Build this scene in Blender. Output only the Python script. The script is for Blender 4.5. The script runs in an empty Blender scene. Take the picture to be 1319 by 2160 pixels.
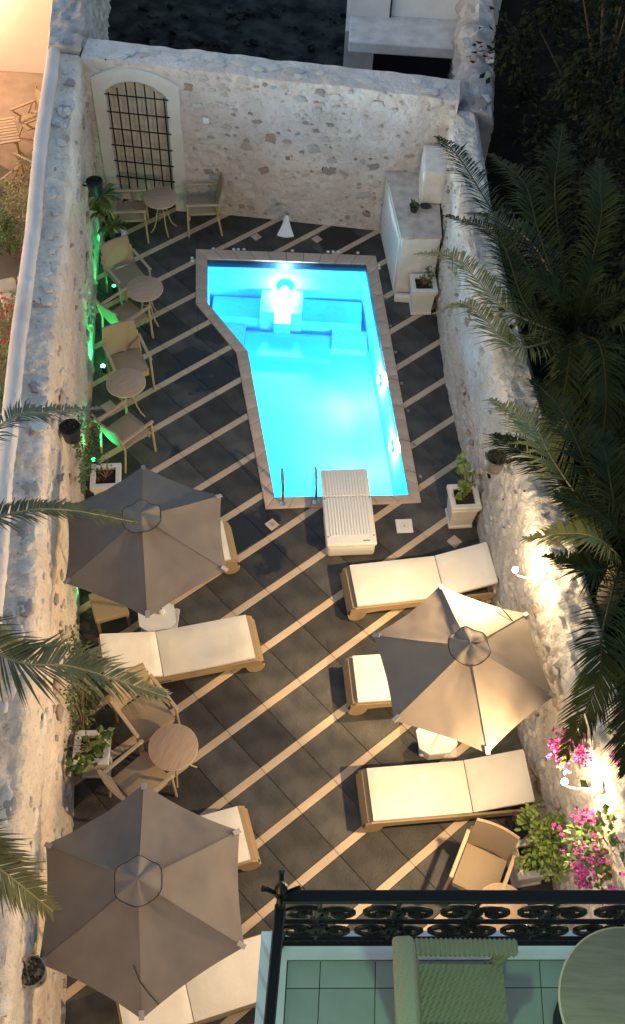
import bpy, bmesh, math, random
from mathutils import Vector, Matrix, noise
R = math.radians
random.seed(7)
scene = bpy.context.scene
COL = scene.collection

# ------------------------------------------------------------------ camera
PITCH, ROLL = 0.9612, 0.063
cam_d = bpy.data.cameras.new('camera'); cam = bpy.data.objects.new('camera', cam_d); COL.objects.link(cam)
cam_d.sensor_fit = 'VERTICAL'; cam_d.sensor_height = 24.0; cam_d.lens = 24.0 * 2206.3 / 2160.0
cam_d.clip_start = 0.05; cam_d.clip_end = 400
fw = Vector((0, math.cos(PITCH), -math.sin(PITCH))); rt0 = Vector((1, 0, 0)); up0 = rt0.cross(fw)
rt = rt0 * math.cos(ROLL) + up0 * math.sin(ROLL); up = -rt0 * math.sin(ROLL) + up0 * math.cos(ROLL)
cam.matrix_world = Matrix(((rt.x, up.x, -fw.x, 0), (rt.y, up.y, -fw.y, 0), (rt.z, up.z, -fw.z, 13.0), (0, 0, 0, 1)))
scene.camera = cam

# ------------------------------------------------------------------ dusk sky, last light of the sun, exposure
SUN_EL, SUN_ROT = R(9.0), R(250)
world = bpy.data.worlds.new('World'); scene.world = world; world.use_nodes = True
wn = world.node_tree.nodes; wl = world.node_tree.links
bg = wn['Background']; sky = wn.new('ShaderNodeTexSky'); sky.sky_type = 'NISHITA'; sky.sun_disc = False
sky.sun_elevation = SUN_EL; sky.sun_rotation = SUN_ROT; sky.air_density = 1.0; sky.dust_density = 0.6; sky.ozone_density = .8
wl.new(sky.outputs[0], bg.inputs[0]); bg.inputs[1].default_value = 0.15
sun_d = bpy.data.lights.new('sun', 'SUN'); sun = bpy.data.objects.new('sun', sun_d); COL.objects.link(sun)
sun_d.energy = 0.03; sun_d.angle = R(12); sun_d.color = (1, .8, .65)
sun.rotation_euler = (R(87), 0, -SUN_ROT + math.pi)
vs = scene.view_settings
vs.view_transform = 'Standard'; vs.look = 'None'; vs.exposure = 1.25; vs.gamma = 1.0; vs.use_curve_mapping = False
scene.cycles.use_denoising = True
scene.cycles.sample_clamp_indirect = 6.0
scene.cycles.max_bounces = 10; scene.cycles.diffuse_bounces = 7

# ------------------------------------------------------------------ materials
MATS = {}
def mat(name, col, rough=.7, col2=None, scale=6.0, bump=0.0, bscale=40.0, metal=0.0, rnd=0.0, detail=6, spec=.5, emit=None, es=0, kind='noise', stretch=None, trans=0):
    """procedural material: noise-mixed colour, per-object value shift, noise bump"""
    m = bpy.data.materials.new(name); m.use_nodes = True; MATS[name] = m
    n, l = m.node_tree.nodes, m.node_tree.links
    b = n['Principled BSDF']; b.inputs['Roughness'].default_value = rough; b.inputs['Metallic'].default_value = metal
    b.inputs['Specular IOR Level'].default_value = spec
    tc = n.new('ShaderNodeTexCoord'); vec = tc.outputs['Object']
    if stretch:
        mp = n.new('ShaderNodeMapping'); mp.inputs['Scale'].default_value = stretch; l.new(vec, mp.inputs[0]); vec = mp.outputs[0]
    c = None
    if col2:
        if kind == 'wave':
            t = n.new('ShaderNodeTexWave'); t.inputs['Scale'].default_value = scale; t.inputs['Distortion'].default_value = 1.0; fac = t.outputs['Fac']
        elif kind == 'voronoi':
            t = n.new('ShaderNodeTexVoronoi'); t.inputs['Scale'].default_value = scale; fac = t.outputs['Distance']
        else:
            t = n.new('ShaderNodeTexNoise'); t.inputs['Scale'].default_value = scale; t.inputs['Detail'].default_value = detail; fac = t.outputs['Fac']
        l.new(vec, t.inputs['Vector'])
        rp = n.new('ShaderNodeValToRGB'); rp.color_ramp.elements[0].position = .35; rp.color_ramp.elements[1].position = .65
        rp.color_ramp.elements[0].color = (*col, 1); rp.color_ramp.elements[1].color = (*col2, 1)
        l.new(fac, rp.inputs[0]); c = rp.outputs[0]
    if rnd:
        oi = n.new('ShaderNodeObjectInfo'); mr = n.new('ShaderNodeMapRange')
        mr.inputs[3].default_value = 1 - rnd; mr.inputs[4].default_value = 1 + rnd; l.new(oi.outputs['Random'], mr.inputs[0])
        hs = n.new('ShaderNodeHueSaturation'); l.new(mr.outputs[0], hs.inputs['Value'])
        if c: l.new(c, hs.inputs['Color'])
        else: hs.inputs['Color'].default_value = (*col, 1)
        c = hs.outputs[0]
    if c: l.new(c, b.inputs['Base Color'])
    else: b.inputs['Base Color'].default_value = (*col, 1)
    if bump:
        t2 = n.new('ShaderNodeTexNoise'); t2.inputs['Scale'].default_value = bscale; t2.inputs['Detail'].default_value = 5; l.new(vec, t2.inputs['Vector'])
        bp = n.new('ShaderNodeBump'); bp.inputs['Strength'].default_value = bump; bp.inputs['Distance'].default_value = .02
        l.new(t2.outputs['Fac'], bp.inputs['Height']); l.new(bp.outputs[0], b.inputs['Normal'])
    if emit: b.inputs['Emission Color'].default_value = (*emit, 1); b.inputs['Emission Strength'].default_value = es
    if trans: b.inputs['Transmission Weight'].default_value = trans
    return m

mat('stripe', (.56, .43, .31), .6, (.64, .50, .37), 3, .15, 60, rnd=.07)
mat('coping', (.52, .40, .32), .65, (.62, .49, .40), 4, .15, 50, rnd=.08)
mat('grout', (.025, .024, .023), .9)
mat('plaster', (.62, .60, .58), .9, (.70, .68, .66), 2.5, .2, 30)
mat('cap_plaster', (.55, .47, .44), .9, (.66, .58, .54), 1.5, .25, 18)
mat('infill', (.52, .46, .38), .9, (.68, .62, .54), 3.5, .6, 18)
mat('white_paint', (.72, .70, .66), .5, (.78, .76, .72), 4, .06, 30)
mat('whitewash', (.66, .62, .58), .9, (.78, .75, .72), 4, .7, 11)
mat('white_plastic', (.80, .80, .78), .35)
mat('stone_top', (.36, .31, .29), .9, (.50, .44, .41), 9, .4, 40)
mat('rough_top', (.44, .37, .33), .95, (.62, .54, .49), 6, .8, 14)
mat('wicker', (.30, .215, .125), .65, (.47, .355, .215), 95, .5, 120, kind='wave', stretch=(1, 1, 1))
mat('wicker_chair', (.30, .225, .15), .6, (.42, .325, .22), 70, .4, 150, kind='wave', rnd=.06)
mat('wicker_balcony', (.20, .185, .12), .65, (.32, .30, .20), 60, .4, 120, kind='wave')
mat('frame_tan', (.45, .34, .22), .5, (.52, .40, .27), 8, .1, 40)
mat('table_top', (.42, .29, .20), .5, (.50, .36, .255), 5, .08, 80, stretch=(1, 9, 1))
mat('balcony_table_top', (.20, .165, .11), .5, (.26, .215, .145), 5, .08, 80, stretch=(1, 9, 1))
mat('table_rim', (.60, .47, .32), .45)
mat('cushion', (.74, .70, .62), .9, (.82, .79, .72), 2.2, .35, 9)
mat('canopy', (.168, .140, .121), .9, (.188, .158, .137), 4, .25, 260, rnd=.04)
mat('patch', (.34, .31, .31), .8, (.26, .24, .24), 60)
mat('iron', (.006, .006, .007), .4, spec=.25)
mat('chrome', (.75, .76, .78), .12, metal=1.0)
mat('steel_dull', (.40, .36, .30), .35, (.30, .27, .23), 14, metal=.8)
mat('dark_metal', (.02, .022, .03), .45)
mat('soil', (.022, .016, .012), 1, (.06, .042, .03), 30, .8, 60)
mat('trunk', (.035, .026, .018), .95, (.07, .052, .036), 12, .9, 25)
mat('twig', (.22, .16, .09), .8)
mat('frond_green', (.050, .050, .012), .55, (.082, .076, .022), 3, rnd=.25)
mat('frond_shaded', (.013, .020, .006), .65, (.028, .038, .011), 3, rnd=.3, spec=.08)  # darker copy of the frond green; the garden's shade is in the colour
mat('frond_olive', (.13, .13, .025), .5, (.20, .18, .045), 3, rnd=.2)  # brighter, yellower frond copy; warm lamplight put into the colour
mat('frond_blue', (.05, .075, .060), .5, (.08, .105, .075), 3, rnd=.2)
mat('rachis', (.20, .17, .07), .6)
mat('rachis_shaded', (.035, .034, .012), .7, spec=.1)  # stalk copy for the shaded fronds, the shade again in its colour
mat('leaf', (.05, .10, .015), .5, (.11, .17, .03), 5, rnd=.15)
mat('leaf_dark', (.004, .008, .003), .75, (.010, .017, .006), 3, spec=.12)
mat('leaf_bright', (.12, .19, .03), .5, (.20, .27, .06), 5)
mat('leaf_yellow', (.20, .18, .06), .6, (.30, .26, .10), 5)
mat('bract', (.34, .025, .19), .7, (.52, .08, .31), 6)
mat('flower_red', (.60, .04, .07), .6)
mat('magenta_pot', (.36, .02, .12), .5)
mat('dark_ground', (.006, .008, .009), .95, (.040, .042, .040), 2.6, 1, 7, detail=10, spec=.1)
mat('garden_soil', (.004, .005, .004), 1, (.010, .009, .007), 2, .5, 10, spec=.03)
mat('old_concrete', (.48, .46, .46), .9, (.66, .64, .63), 3, .5, 14)
mat('rubble', (.30, .27, .26), .95, (.48, .44, .43), 3, 1, 9)
mat('peach_wall', (.62, .46, .35), .9, (.68, .51, .39), 1.5, .15, 20)
mat('terrace_left', (.20, .135, .085), .9, (.26, .18, .115), 2.5, .2, 20)
mat('teak', (.34, .20, .09), .6, (.42, .26, .13), 7, .15, 40, stretch=(1, 8, 1))
mat('canvas', (.34, .24, .12), .85)
mat('balcony_tile', (.29, .34, .30), .45, (.35, .40, .35), 3, .05, 40, rnd=.04)
mat('balcony_kerb', (.62, .64, .68), .6, (.70, .72, .75), 5, .1, 30)
mat('facade', (.60, .55, .48), .9, (.66, .61, .54), 2, .2, 20)
mat('pool_tile', (.050, .62, .91), .85, (.058, .66, .94), 2, spec=.1)
mat('pool_mosaic', (.05, .50, .78), .35, (.12, .66, .90), 38, kind='voronoi')
mat('pool_step', (.046, .59, .89), .85, (.054, .63, .92), 2, spec=.1)
mat('band', (.006, .02, .05), .3)
mat('lens_white', (1, 1, 1), .4, emit=(.85, .97, 1), es=30)
mat('lens_warm', (1, 1, 1), .4, emit=(1, .86, .55), es=60)
mat('lens_green', (.1, .9, .3), .4, emit=(.08, 1, .30), es=1.2)
mat('lens_green_bright', (.1, .9, .3), .4, emit=(.10, 1, .32), es=14)
mat('badge', (.16, .22, .26), .4)
mat('pouf', (.58, .46, .32), .85, (.64, .52, .37), 5, .1, 40)

def wall_mat(name, base, pale, pit, bs):
    m = bpy.data.materials.new(name); m.use_nodes = True; MATS[name] = m; n, l = m.node_tree.nodes, m.node_tree.links
    b = n['Principled BSDF']; b.inputs['Roughness'].default_value = .95; b.inputs['Specular IOR Level'].default_value = .2
    tc = n.new('ShaderNodeTexCoord'); V = tc.outputs['Object']
    def nz(sc, det=6, ro=.6):
        t = n.new('ShaderNodeTexNoise'); t.inputs['Scale'].default_value = sc; t.inputs['Detail'].default_value = det; t.inputs['Roughness'].default_value = ro; l.new(V, t.inputs['Vector']); return t.outputs['Fac']
    def ramp(f, p0, c0, p1, c1):
        r = n.new('ShaderNodeValToRGB'); e = r.color_ramp.elements; e[0].position = p0; e[1].position = p1; e[0].color = (*c0, 1); e[1].color = (*c1, 1); l.new(f, r.inputs[0]); return r.outputs[0]
    def mix(f, a, c):
        x = n.new('ShaderNodeMix'); x.data_type = 'RGBA'; l.new(f, x.inputs[0]); l.new(a, x.inputs[6])
        if isinstance(c, tuple): x.inputs[7].default_value = (*c, 1)
        else: l.new(c, x.inputs[7])
        return x.outputs[2]
    wash = ramp(nz(1.3), .38, base, .62, pale)
    vo = n.new('ShaderNodeTexVoronoi'); vo.inputs['Scale'].default_value = 6.5; vo.inputs['Randomness'].default_value = 1; dn = n.new('ShaderNodeTexNoise'); dn.inputs['Scale'].default_value = 5; l.new(V, dn.inputs['Vector']); va = n.new('ShaderNodeVectorMath'); va.operation = 'MULTIPLY_ADD'; va.inputs[1].default_value = (.25, .25, .25); l.new(dn.outputs['Color'], va.inputs[0]); l.new(V, va.inputs[2]); l.new(va.outputs[0], vo.inputs['Vector'])
    cell = ramp(vo.outputs['Color'], .6, (0, 0, 0), .95, (.28, .28, .28)); c1 = mix(cell, wash, tuple(x * .72 for x in base))
    pits = ramp(nz(15, 8, .72), .55, (0, 0, 0), .66, (.75, .75, .75)); c2 = mix(pits, c1, pit)
    l.new(c2, b.inputs['Base Color'])
    ad = n.new('ShaderNodeMath'); ad.operation = 'MULTIPLY_ADD'; ad.inputs[1].default_value = -.55; l.new(vo.outputs['Distance'], ad.inputs[0]); l.new(nz(16, 9, .72), ad.inputs[2])
    bp = n.new('ShaderNodeBump'); bp.inputs['Strength'].default_value = bs; bp.inputs['Distance'].default_value = .045; l.new(ad.outputs[0], bp.inputs['Height']); l.new(bp.outputs[0], b.inputs['Normal'])
wall_mat('mortar', (.63, .56, .53), (.78, .72, .70), (.44, .37, .32), 1.0)
wall_mat('mortar_left', (.66, .55, .47), (.80, .70, .61), (.34, .24, .17), 1.0)
wall_mat('mortar_right', (.58, .53, .48), (.74, .69, .64), (.36, .29, .22), 1.0)
# per-object stones: pale, grey, brown, a few reddish
def stone_mat(name, cols):
    m = mat(name, (.5, .45, .4), .9, (.6, .55, .5), 9, .5, 35); n, l = m.node_tree.nodes, m.node_tree.links
    b = n['Principled BSDF']; oi = n.new('ShaderNodeObjectInfo'); rp = n.new('ShaderNodeValToRGB'); rp.color_ramp.interpolation = 'CONSTANT'
    els = rp.color_ramp.elements
    for i, c in enumerate(cols):
        e = els[i] if i < 2 else els.new(i / len(cols)); e.position = i / len(cols); e.color = (*c, 1)
    l.new(oi.outputs['Random'], rp.inputs[0])
    t = n.new('ShaderNodeTexNoise'); t.inputs['Scale'].default_value = 7; tc = n.new('ShaderNodeTexCoord'); l.new(tc.outputs['Object'], t.inputs['Vector'])
    mx = n.new('ShaderNodeMix'); mx.data_type = 'RGBA'; mx.blend_type = 'MULTIPLY'; mx.inputs[0].default_value = .55
    l.new(rp.outputs[0], mx.inputs[6]); l.new(t.outputs['Fac'], mx.inputs[7])
    hs = n.new('ShaderNodeHueSaturation'); hs.inputs['Value'].default_value = 1.45; l.new(mx.outputs[2], hs.inputs['Color'])
    l.new(hs.outputs[0], b.inputs['Base Color'])
stone_mat('stone', [(.56, .52, .48), (.60, .56, .52), (.42, .39, .38), (.58, .54, .50), (.50, .45, .41), (.55, .51, .48), (.40, .33, .27), (.60, .56, .52), (.46, .43, .42), (.36, .26, .21), (.60, .55, .51), (.52, .48, .45), (.30, .27, .26)])
stone_mat('stone_pale', [(.58, .53, .49), (.62, .58, .54), (.50, .46, .43), (.60, .56, .52), (.46, .41, .37), (.62, .57, .53)])

# slate tiles: per-tile value, cloudy wear, wet stains with their own outlines
def tile_mat():
    m = mat('slate', (.036, .036, .036), .62, (.084, .081, .076), 2.6, .35, 30, rnd=.38, detail=9); n, l = m.node_tree.nodes, m.node_tree.links
    b = n['Principled BSDF']; src = b.inputs['Base Color'].links[0].from_socket
    geo = n.new('ShaderNodeNewGeometry'); nz = n.new('ShaderNodeTexNoise'); nz.inputs['Scale'].default_value = 2.6; nz.inputs['Detail'].default_value = 3
    l.new(geo.outputs['Position'], nz.inputs['Vector'])
    prev = None
    for (x, y, r) in ((-1.75, 12.75, .42), (-2.15, 11.85, .48), (-1.55, 11.75, .35), (-.95, 8.62, .50), (-.62, 8.25, .30), (.2, 15.3, .5), (-2.2, 10.1, .14)):
        vm = n.new('ShaderNodeVectorMath'); vm.operation = 'DISTANCE'; vm.inputs[1].default_value = (x, y, 0); l.new(geo.outputs['Position'], vm.inputs[0])
        a = n.new('ShaderNodeMath'); a.operation = 'MULTIPLY_ADD'; a.inputs[1].default_value = 1.1; l.new(nz.outputs['Fac'], a.inputs[0]); l.new(vm.outputs['Value'], a.inputs[2])
        s = n.new('ShaderNodeMapRange'); s.inputs[1].default_value = r + .53; s.inputs[2].default_value = r + .46; l.new(a.outputs[0], s.inputs[0])
        if prev:
            mxm = n.new('ShaderNodeMath'); mxm.operation = 'MAXIMUM'; l.new(prev, mxm.inputs[0]); l.new(s.outputs[0], mxm.inputs[1]); prev = mxm.outputs[0]
        else: prev = s.outputs[0]
    mx = n.new('ShaderNodeMix'); mx.data_type = 'RGBA'; l.new(prev, mx.inputs[0]); l.new(src, mx.inputs[6]); mx.inputs[7].default_value = (.020, .020, .023, 1)
    l.new(mx.outputs[2], b.inputs['Base Color'])
    mr = n.new('ShaderNodeMapRange'); mr.inputs[3].default_value = .6; mr.inputs[4].default_value = .3; l.new(prev, mr.inputs[0]); l.new(mr.outputs[0], b.inputs['Roughness'])
tile_mat()

# still pool water: clear, Fresnel-glossy surface
def water_mat():
    m = bpy.data.materials.new('water'); m.use_nodes = True; MATS['water'] = m; n, l = m.node_tree.nodes, m.node_tree.links
    for x in list(n): n.remove(x)
    o = n.new('ShaderNodeOutputMaterial'); t = n.new('ShaderNodeBsdfTransparent'); t.inputs[0].default_value = (.93, .99, 1, 1)
    g = n.new('ShaderNodeBsdfGlossy'); g.inputs['Roughness'].default_value = .03; f = n.new('ShaderNodeFresnel'); f.inputs[0].default_value = 1.33
    nz = n.new('ShaderNodeTexNoise'); nz.inputs['Scale'].default_value = 5; bp = n.new('ShaderNodeBump'); bp.inputs['Strength'].default_value = .08
    l.new(nz.outputs['Fac'], bp.inputs['Height']); l.new(bp.outputs[0], g.inputs['Normal']); l.new(bp.outputs[0], f.inputs['Normal'])
    mx = n.new('ShaderNodeMixShader'); l.new(f.outputs[0], mx.inputs[0]); l.new(t.outputs[0], mx.inputs[1]); l.new(g.outputs[0], mx.inputs[2]); l.new(mx.outputs[0], o.inputs[0])
water_mat()

# ------------------------------------------------------------------ mesh helpers
class MB:
    def __init__(s): s.v = []; s.f = []
    def add(s, vs, fs, M=None):
        o = len(s.v)
        s.v += [tuple(M @ Vector(p)) for p in vs] if M else [tuple(p) for p in vs]
        s.f += [tuple(i + o for i in f) for f in fs]; return s
    def box(s, x0, x1, y0, y1, z0, z1, M=None):
        v = [(x, y, z) for z in (z0, z1) for y in (y0, y1) for x in (x0, x1)]
        return s.add(v, [(0, 2, 3, 1), (4, 5, 7, 6), (0, 1, 5, 4), (2, 6, 7, 3), (0, 4, 6, 2), (1, 3, 7, 5)], M)
    def bm(s, bm, M=None):
        bm.verts.ensure_lookup_table(); bm.verts.index_update()
        s.add([v.co[:] for v in bm.verts], [[v.index for v in f.verts] for f in bm.faces], M); bm.free(); return s
    def rbox(s, x0, x1, y0, y1, z0, z1, r=.02, seg=2, M=None):
        b = bmesh.new(); bmesh.ops.create_cube(b, size=1)
        bmesh.ops.transform(b, matrix=Matrix.Translation(((x0 + x1) / 2, (y0 + y1) / 2, (z0 + z1) / 2)) @ Matrix.Diagonal((x1 - x0, y1 - y0, z1 - z0, 1)), verts=b.verts)
        bmesh.ops.bevel(b, geom=list(b.edges), offset=r, segments=seg, profile=.5, affect='EDGES')
        return s.bm(b, M)
    def tube(s, pts, r, n=8, close=True, M=None):
        pts = [Vector(p) for p in pts]; rs = r if isinstance(r, (list, tuple)) else [r] * len(pts)
        vs, fs = [], []; ref = Vector((0, 0, 1))
        t0 = (pts[1] - pts[0]).normalized()
        if abs(t0.dot(ref)) > .9: ref = Vector((1, 0, 0))
        a = t0.cross(ref).normalized()
        for i, p in enumerate(pts):
            t = (pts[min(i + 1, len(pts) - 1)] - pts[max(i - 1, 0)]).normalized()
            a = (a - t * a.dot(t)).normalized(); b = t.cross(a)
            vs += [p + (a * math.cos(k * 2 * math.pi / n) + b * math.sin(k * 2 * math.pi / n)) * rs[i] for k in range(n)]
        for i in range(len(pts) - 1):
            for k in range(n): fs.append((i * n + k, i * n + (k + 1) % n, (i + 1) * n + (k + 1) % n, (i + 1) * n + k))
        if close: fs.append(tuple(range(n))[::-1]); fs.append(tuple((len(pts) - 1) * n + k for k in range(n)))
        return s.add(vs, fs, M)
    def lathe(s, prof, n=24, M=None, sy=1.0):
        vs, fs = [], []
        for (r, z) in prof: vs += [(r * math.cos(k * 2 * math.pi / n), r * sy * math.sin(k * 2 * math.pi / n), z) for k in range(n)]
        for i in range(len(prof) - 1):
            for k in range(n): fs.append((i * n + k, i * n + (k + 1) % n, (i + 1) * n + (k + 1) % n, (i + 1) * n + k))
        fs.append(tuple(range(n))[::-1]); fs.append(tuple((len(prof) - 1) * n + k for k in range(n)))
        return s.add(vs, fs, M)
    def prism(s, poly, z0, z1, M=None):
        n = len(poly); vs = [(x, y, z0) for x, y in poly] + [(x, y, z1) for x, y in poly]
        fs = [tuple(range(n))[::-1], tuple(range(n, 2 * n))] + [(i, (i + 1) % n, n + (i + 1) % n, n + i) for i in range(n)]
        return s.add(vs, fs, M)
    def leaf(s, p, d, u, L, w):
        d = d.normalized(); a = d.cross(u)
        if a.length < 1e-4: a = d.cross(Vector((1, .3, .2)))
        a.normalize(); nrm = a.cross(d)
        return s.add([p, p + d * L * .5 + a * w - nrm * w * .4, p + d * L, p + d * L * .5 - a * w - nrm * w * .4, p + d * L * .5], [(0, 1, 4), (1, 2, 4), (2, 3, 4), (3, 0, 4)])
    def build(s, name, m, parent=None, smooth=False, loc=None):
        me = bpy.data.meshes.new(name); me.from_pydata(s.v, [], s.f); me.update()
        if smooth:
            me.polygons.foreach_set('use_smooth', [True] * len(me.polygons))
            try: me.set_sharp_from_angle(angle=R(40))
            except Exception: pass
        o = bpy.data.objects.new(name, me); me.materials.append(MATS[m]); COL.objects.link(o)
        if parent: o.parent = parent
        if loc: o.location = loc
        return o
def tag(o, label, cat, group=None):
    o['label'] = label; o['category'] = cat
    if group: o['group'] = group
    return o
def thing(name, label, cat, loc=(0, 0, 0), rz=0, group=None):
    o = bpy.data.objects.new(name, None); o.empty_display_size = .1; COL.objects.link(o)
    o.location = loc; o.rotation_euler = (0, 0, rz); return tag(o, label, cat, group)
def structure(o): o['kind'] = 'structure'; return o
def stuff(o): o['kind'] = 'stuff'; return o
def dup(root, label, loc, rz):
    r = root.copy(); COL.objects.link(r); r.location = loc; r.rotation_euler = (0, 0, rz); r['label'] = label
    for ch in list(root.children):
        c = ch.copy(); COL.objects.link(c); c.parent = r
        for g in ch.children:
            d = g.copy(); COL.objects.link(d); d.parent = c
    return r
def light(name, kind, loc, energy, color, size=.05, parent=None, spot=None, aim=None):
    d = bpy.data.lights.new(name, kind); d.energy = energy; d.color = color; d.shadow_soft_size = size
    o = bpy.data.objects.new(name, d); COL.objects.link(o); o.location = loc
    if spot: d.spot_size = R(spot); d.spot_blend = 1.0
    if aim: o.rotation_euler = (Vector(aim) - Vector(loc)).to_track_quat('-Z', 'Y').to_euler()
    if parent: o.parent = parent
    return o
rnd = random.uniform
def TR(x=0, y=0, z=0, rz=0, rx=0, ry=0):
    return Matrix.Translation((x, y, z)) @ Matrix.Rotation(rz, 4, 'Z') @ Matrix.Rotation(ry, 4, 'Y') @ Matrix.Rotation(rx, 4, 'X')

# ------------------------------------------------------------------ terrace floor: slate tiles between beige strips
ST = 1.0
TH, SKEW, SK, SJ, OX, OY = -.7816, -.0494, .6955, .6006, -1.4118, 5.9423
dk = (math.cos(TH) * SK, math.sin(TH) * SK); dj = (math.cos(TH + math.pi / 2 + SKEW) * SJ, math.sin(TH + math.pi / 2 + SKEW) * SJ)
def kj(k, j): return (OX + k * dk[0] + j * dj[0], OY + k * dk[1] + j * dj[1])
def clip(poly, a, b, keep):          # half plane left (keep=1) or right (keep=-1) of a->b
    out = []
    def side(p): return keep * ((b[0] - a[0]) * (p[1] - a[1]) - (b[1] - a[1]) * (p[0] - a[0]))
    for i, p in enumerate(poly):
        q = poly[(i + 1) % len(poly)]; sp, sq = side(p), side(q)
        if sp >= 0: out.append(p)
        if (sp > 0 and sq < 0) or (sp < 0 and sq > 0):
            t = sp / (sp - sq); out.append((p[0] + (q[0] - p[0]) * t, p[1] + (q[1] - p[1]) * t))
    return out
def ccw(p): 
    a = sum(p[i][0] * p[(i + 1) % len(p)][1] - p[(i + 1) % len(p)][0] * p[i][1] for i in range(len(p)))
    return p if a > 0 else p[::-1]
def area(p): return abs(sum(p[i][0] * p[(i + 1) % len(p)][1] - p[(i + 1) % len(p)][0] * p[i][1] for i in range(len(p)))) / 2
def inset(p, d):
    p = ccw(p); out = p
    for i in range(len(p)):
        a, b = p[i], p[(i + 1) % len(p)]; L = math.hypot(b[0] - a[0], b[1] - a[1])
        if L < 1e-6: continue
        nx, ny = -(b[1] - a[1]) / L * d, (b[0] - a[0]) / L * d
        out = clip(out, (a[0] + nx, a[1] + ny), (b[0] + nx, b[1] + ny), 1)
        if len(out) < 3: return []
    return out
def subtract(poly, cx):
    cx = ccw(cx); rest = poly; res = []; t_ = poly
    for i in range(len(cx)):
        t_ = clip(t_, cx[i], cx[(i + 1) % len(cx)], 1)
        if len(t_) < 3: return [poly]
    if area(t_) < 1e-4: return [poly]
    for i in range(len(cx)):
        a, b = cx[i], cx[(i + 1) % len(cx)]
        o = clip(rest, a, b, -1)
        if len(o) > 2 and area(o) > 4e-4: res.append(o)
        rest = clip(rest, a, b, 1)
        if len(rest) < 3: break
    return res
YARD = [(-2.48, .3), (4.0, .3), (2.0, 15.75), (-4.62, 16.1)]
COPE_O = [(-2.431, 14.741), (-2.268, 13.331), (-1.46, 12.245), (-.716, 9.067), (1.655, 9.374), (.863, 14.868)]
COPE_I = [(-2.187, 14.497), (-2.066, 13.385), (-1.263, 12.294), (-.588, 9.298), (1.459, 9.502), (.686, 14.623)]
# the pool outline is split in two convex pieces for cutting tiles
def sh(p, d):   # shrink towards the middle so that tiles run a little under the coping
    c = (-.3, 12.0); return [(x + (c[0] - x) * d, y + (c[1] - y) * d) for x, y in p]
CO = sh(COPE_O, .02)
POOL_CUT = [[CO[0], CO[1], CO[2], CO[5]], [CO[2], CO[3], CO[4], CO[5]]]
floor = structure(MB().prism(YARD[:], -.06, -.03).build('terrace_floor', 'grout'))
# the floor slab itself has the pool cut out: rebuild as pieces
me = MB()
for p in [q for a in subtract(YARD, POOL_CUT[0]) for q in subtract(a, POOL_CUT[1])]: me.prism(ccw(p), -.06, -.012)
bpy.data.objects.remove(floor); floor = structure(me.build('terrace_floor', 'grout'))
def paving(cell, name, m, dz):
    poly = cell
    for i in range(4):
        poly = clip(poly, YARD[i], YARD[(i + 1) % 4], 1)
        if len(poly) < 3: return
    parts = [poly]
    for c in POOL_CUT: parts = [q for p in parts for q in subtract(p, c)]
    b = MB(); cx, cy = kj_c
    for p in parts:
        p = inset(p, .003)
        if len(p) < 3 or area(p) < 2e-3: continue
        p = [(x - cx, y - cy) for x, y in ccw(p)]; q = inset(p, .004)
        if len(q) == len(p):
            n = len(p); b.add([(x, y, -.011) for x, y in p] + [(x, y, dz - .003) for x, y in p] + [(x, y, dz) for x, y in q],
                [(i, (i + 1) % n, n + (i + 1) % n, n + i) for i in range(n)] + [(n + i, n + (i + 1) % n, 2 * n + (i + 1) % n, 2 * n + i) for i in range(n)] + [tuple(range(2 * n, 3 * n))])
        else: b.prism(p, -.011, dz)
    if b.v: b.build(name, m, floor, loc=(cx, cy, 0))
W2 = .079
for k in range(-16, 12):
    for j in range(-9, 16):
        kj_c = kj(k + .5, j + .5)
        if -5.5 < kj_c[0] < 4.8 and -.3 < kj_c[1] < 17:
            paving(ccw([kj(k + W2, j), kj(k + 1 - W2, j), kj(k + 1 - W2, j + 1), kj(k + W2, j + 1)]), 'floor_tile', 'slate', rnd(-.0015, .0015))
        kj_c = kj(k, j + .5)
        if -5.5 < kj_c[0] < 4.8 and -.3 < kj_c[1] < 17:
            paving(ccw([kj(k - W2, j), kj(k + W2, j), kj(k + W2, j + 1), kj(k - W2, j + 1)]), 'floor_strip', 'stripe', .002)

# ------------------------------------------------------------------ swimming pool
WL, PB = -.09, -1.15
pool = structure(MB().build('pool_basin', 'pool_tile'))
b = MB(); n = 6
vs = [(x, y, -.16) for x, y in COPE_I] + [(x, y, PB) for x, y in COPE_I]
b.add(vs, [(i, n + i, n + (i + 1) % n, (i + 1) % n) for i in range(n)] + [tuple(range(n, 2 * n))])
b.build('basin_shell', 'pool_tile', pool)
b = MB(); b.add([(x, y, .0) for x, y in COPE_I] + [(x, y, -.161) for x, y in COPE_I], [(i, n + i, n + (i + 1) % n, (i + 1) % n) for i in range(n)])
b.build('waterline_band', 'band', pool)
# entry steps and benches at the far end
MB().box(-2.10, -1.20, 13.95, 14.47, PB + .002, -.84).build('bench', 'pool_step', pool)
MB().box(-.42, .68, 13.95, 14.53, PB + .002, -.84).build('bench', 'pool_step', pool)
MB().box(-2.06, -1.45, 13.35, 13.945, PB + .002, -1.0).build('bench_step', 'pool_mosaic', pool)
MB().box(.15, .80, 13.45, 13.945, PB + .002, -1.0).build('bench_step', 'pool_mosaic', pool)
MB().box(-1.195, -.93, 13.90, 14.47, PB + .002, -.62).build('entry_step', 'pool_mosaic', pool)
MB().box(-.62, -.425, 13.90, 14.50, PB + .002, -.62).build('entry_step', 'pool_mosaic', pool)
MB().box(-.925, -.625, 13.80, 14.48, PB + .002, -.80).build('entry_step', 'pool_tile', pool)
MB().box(-1.445, .145, 13.20, 13.795, PB + .002, -1.03).build('entry_step', 'pool_tile', pool)
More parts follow.
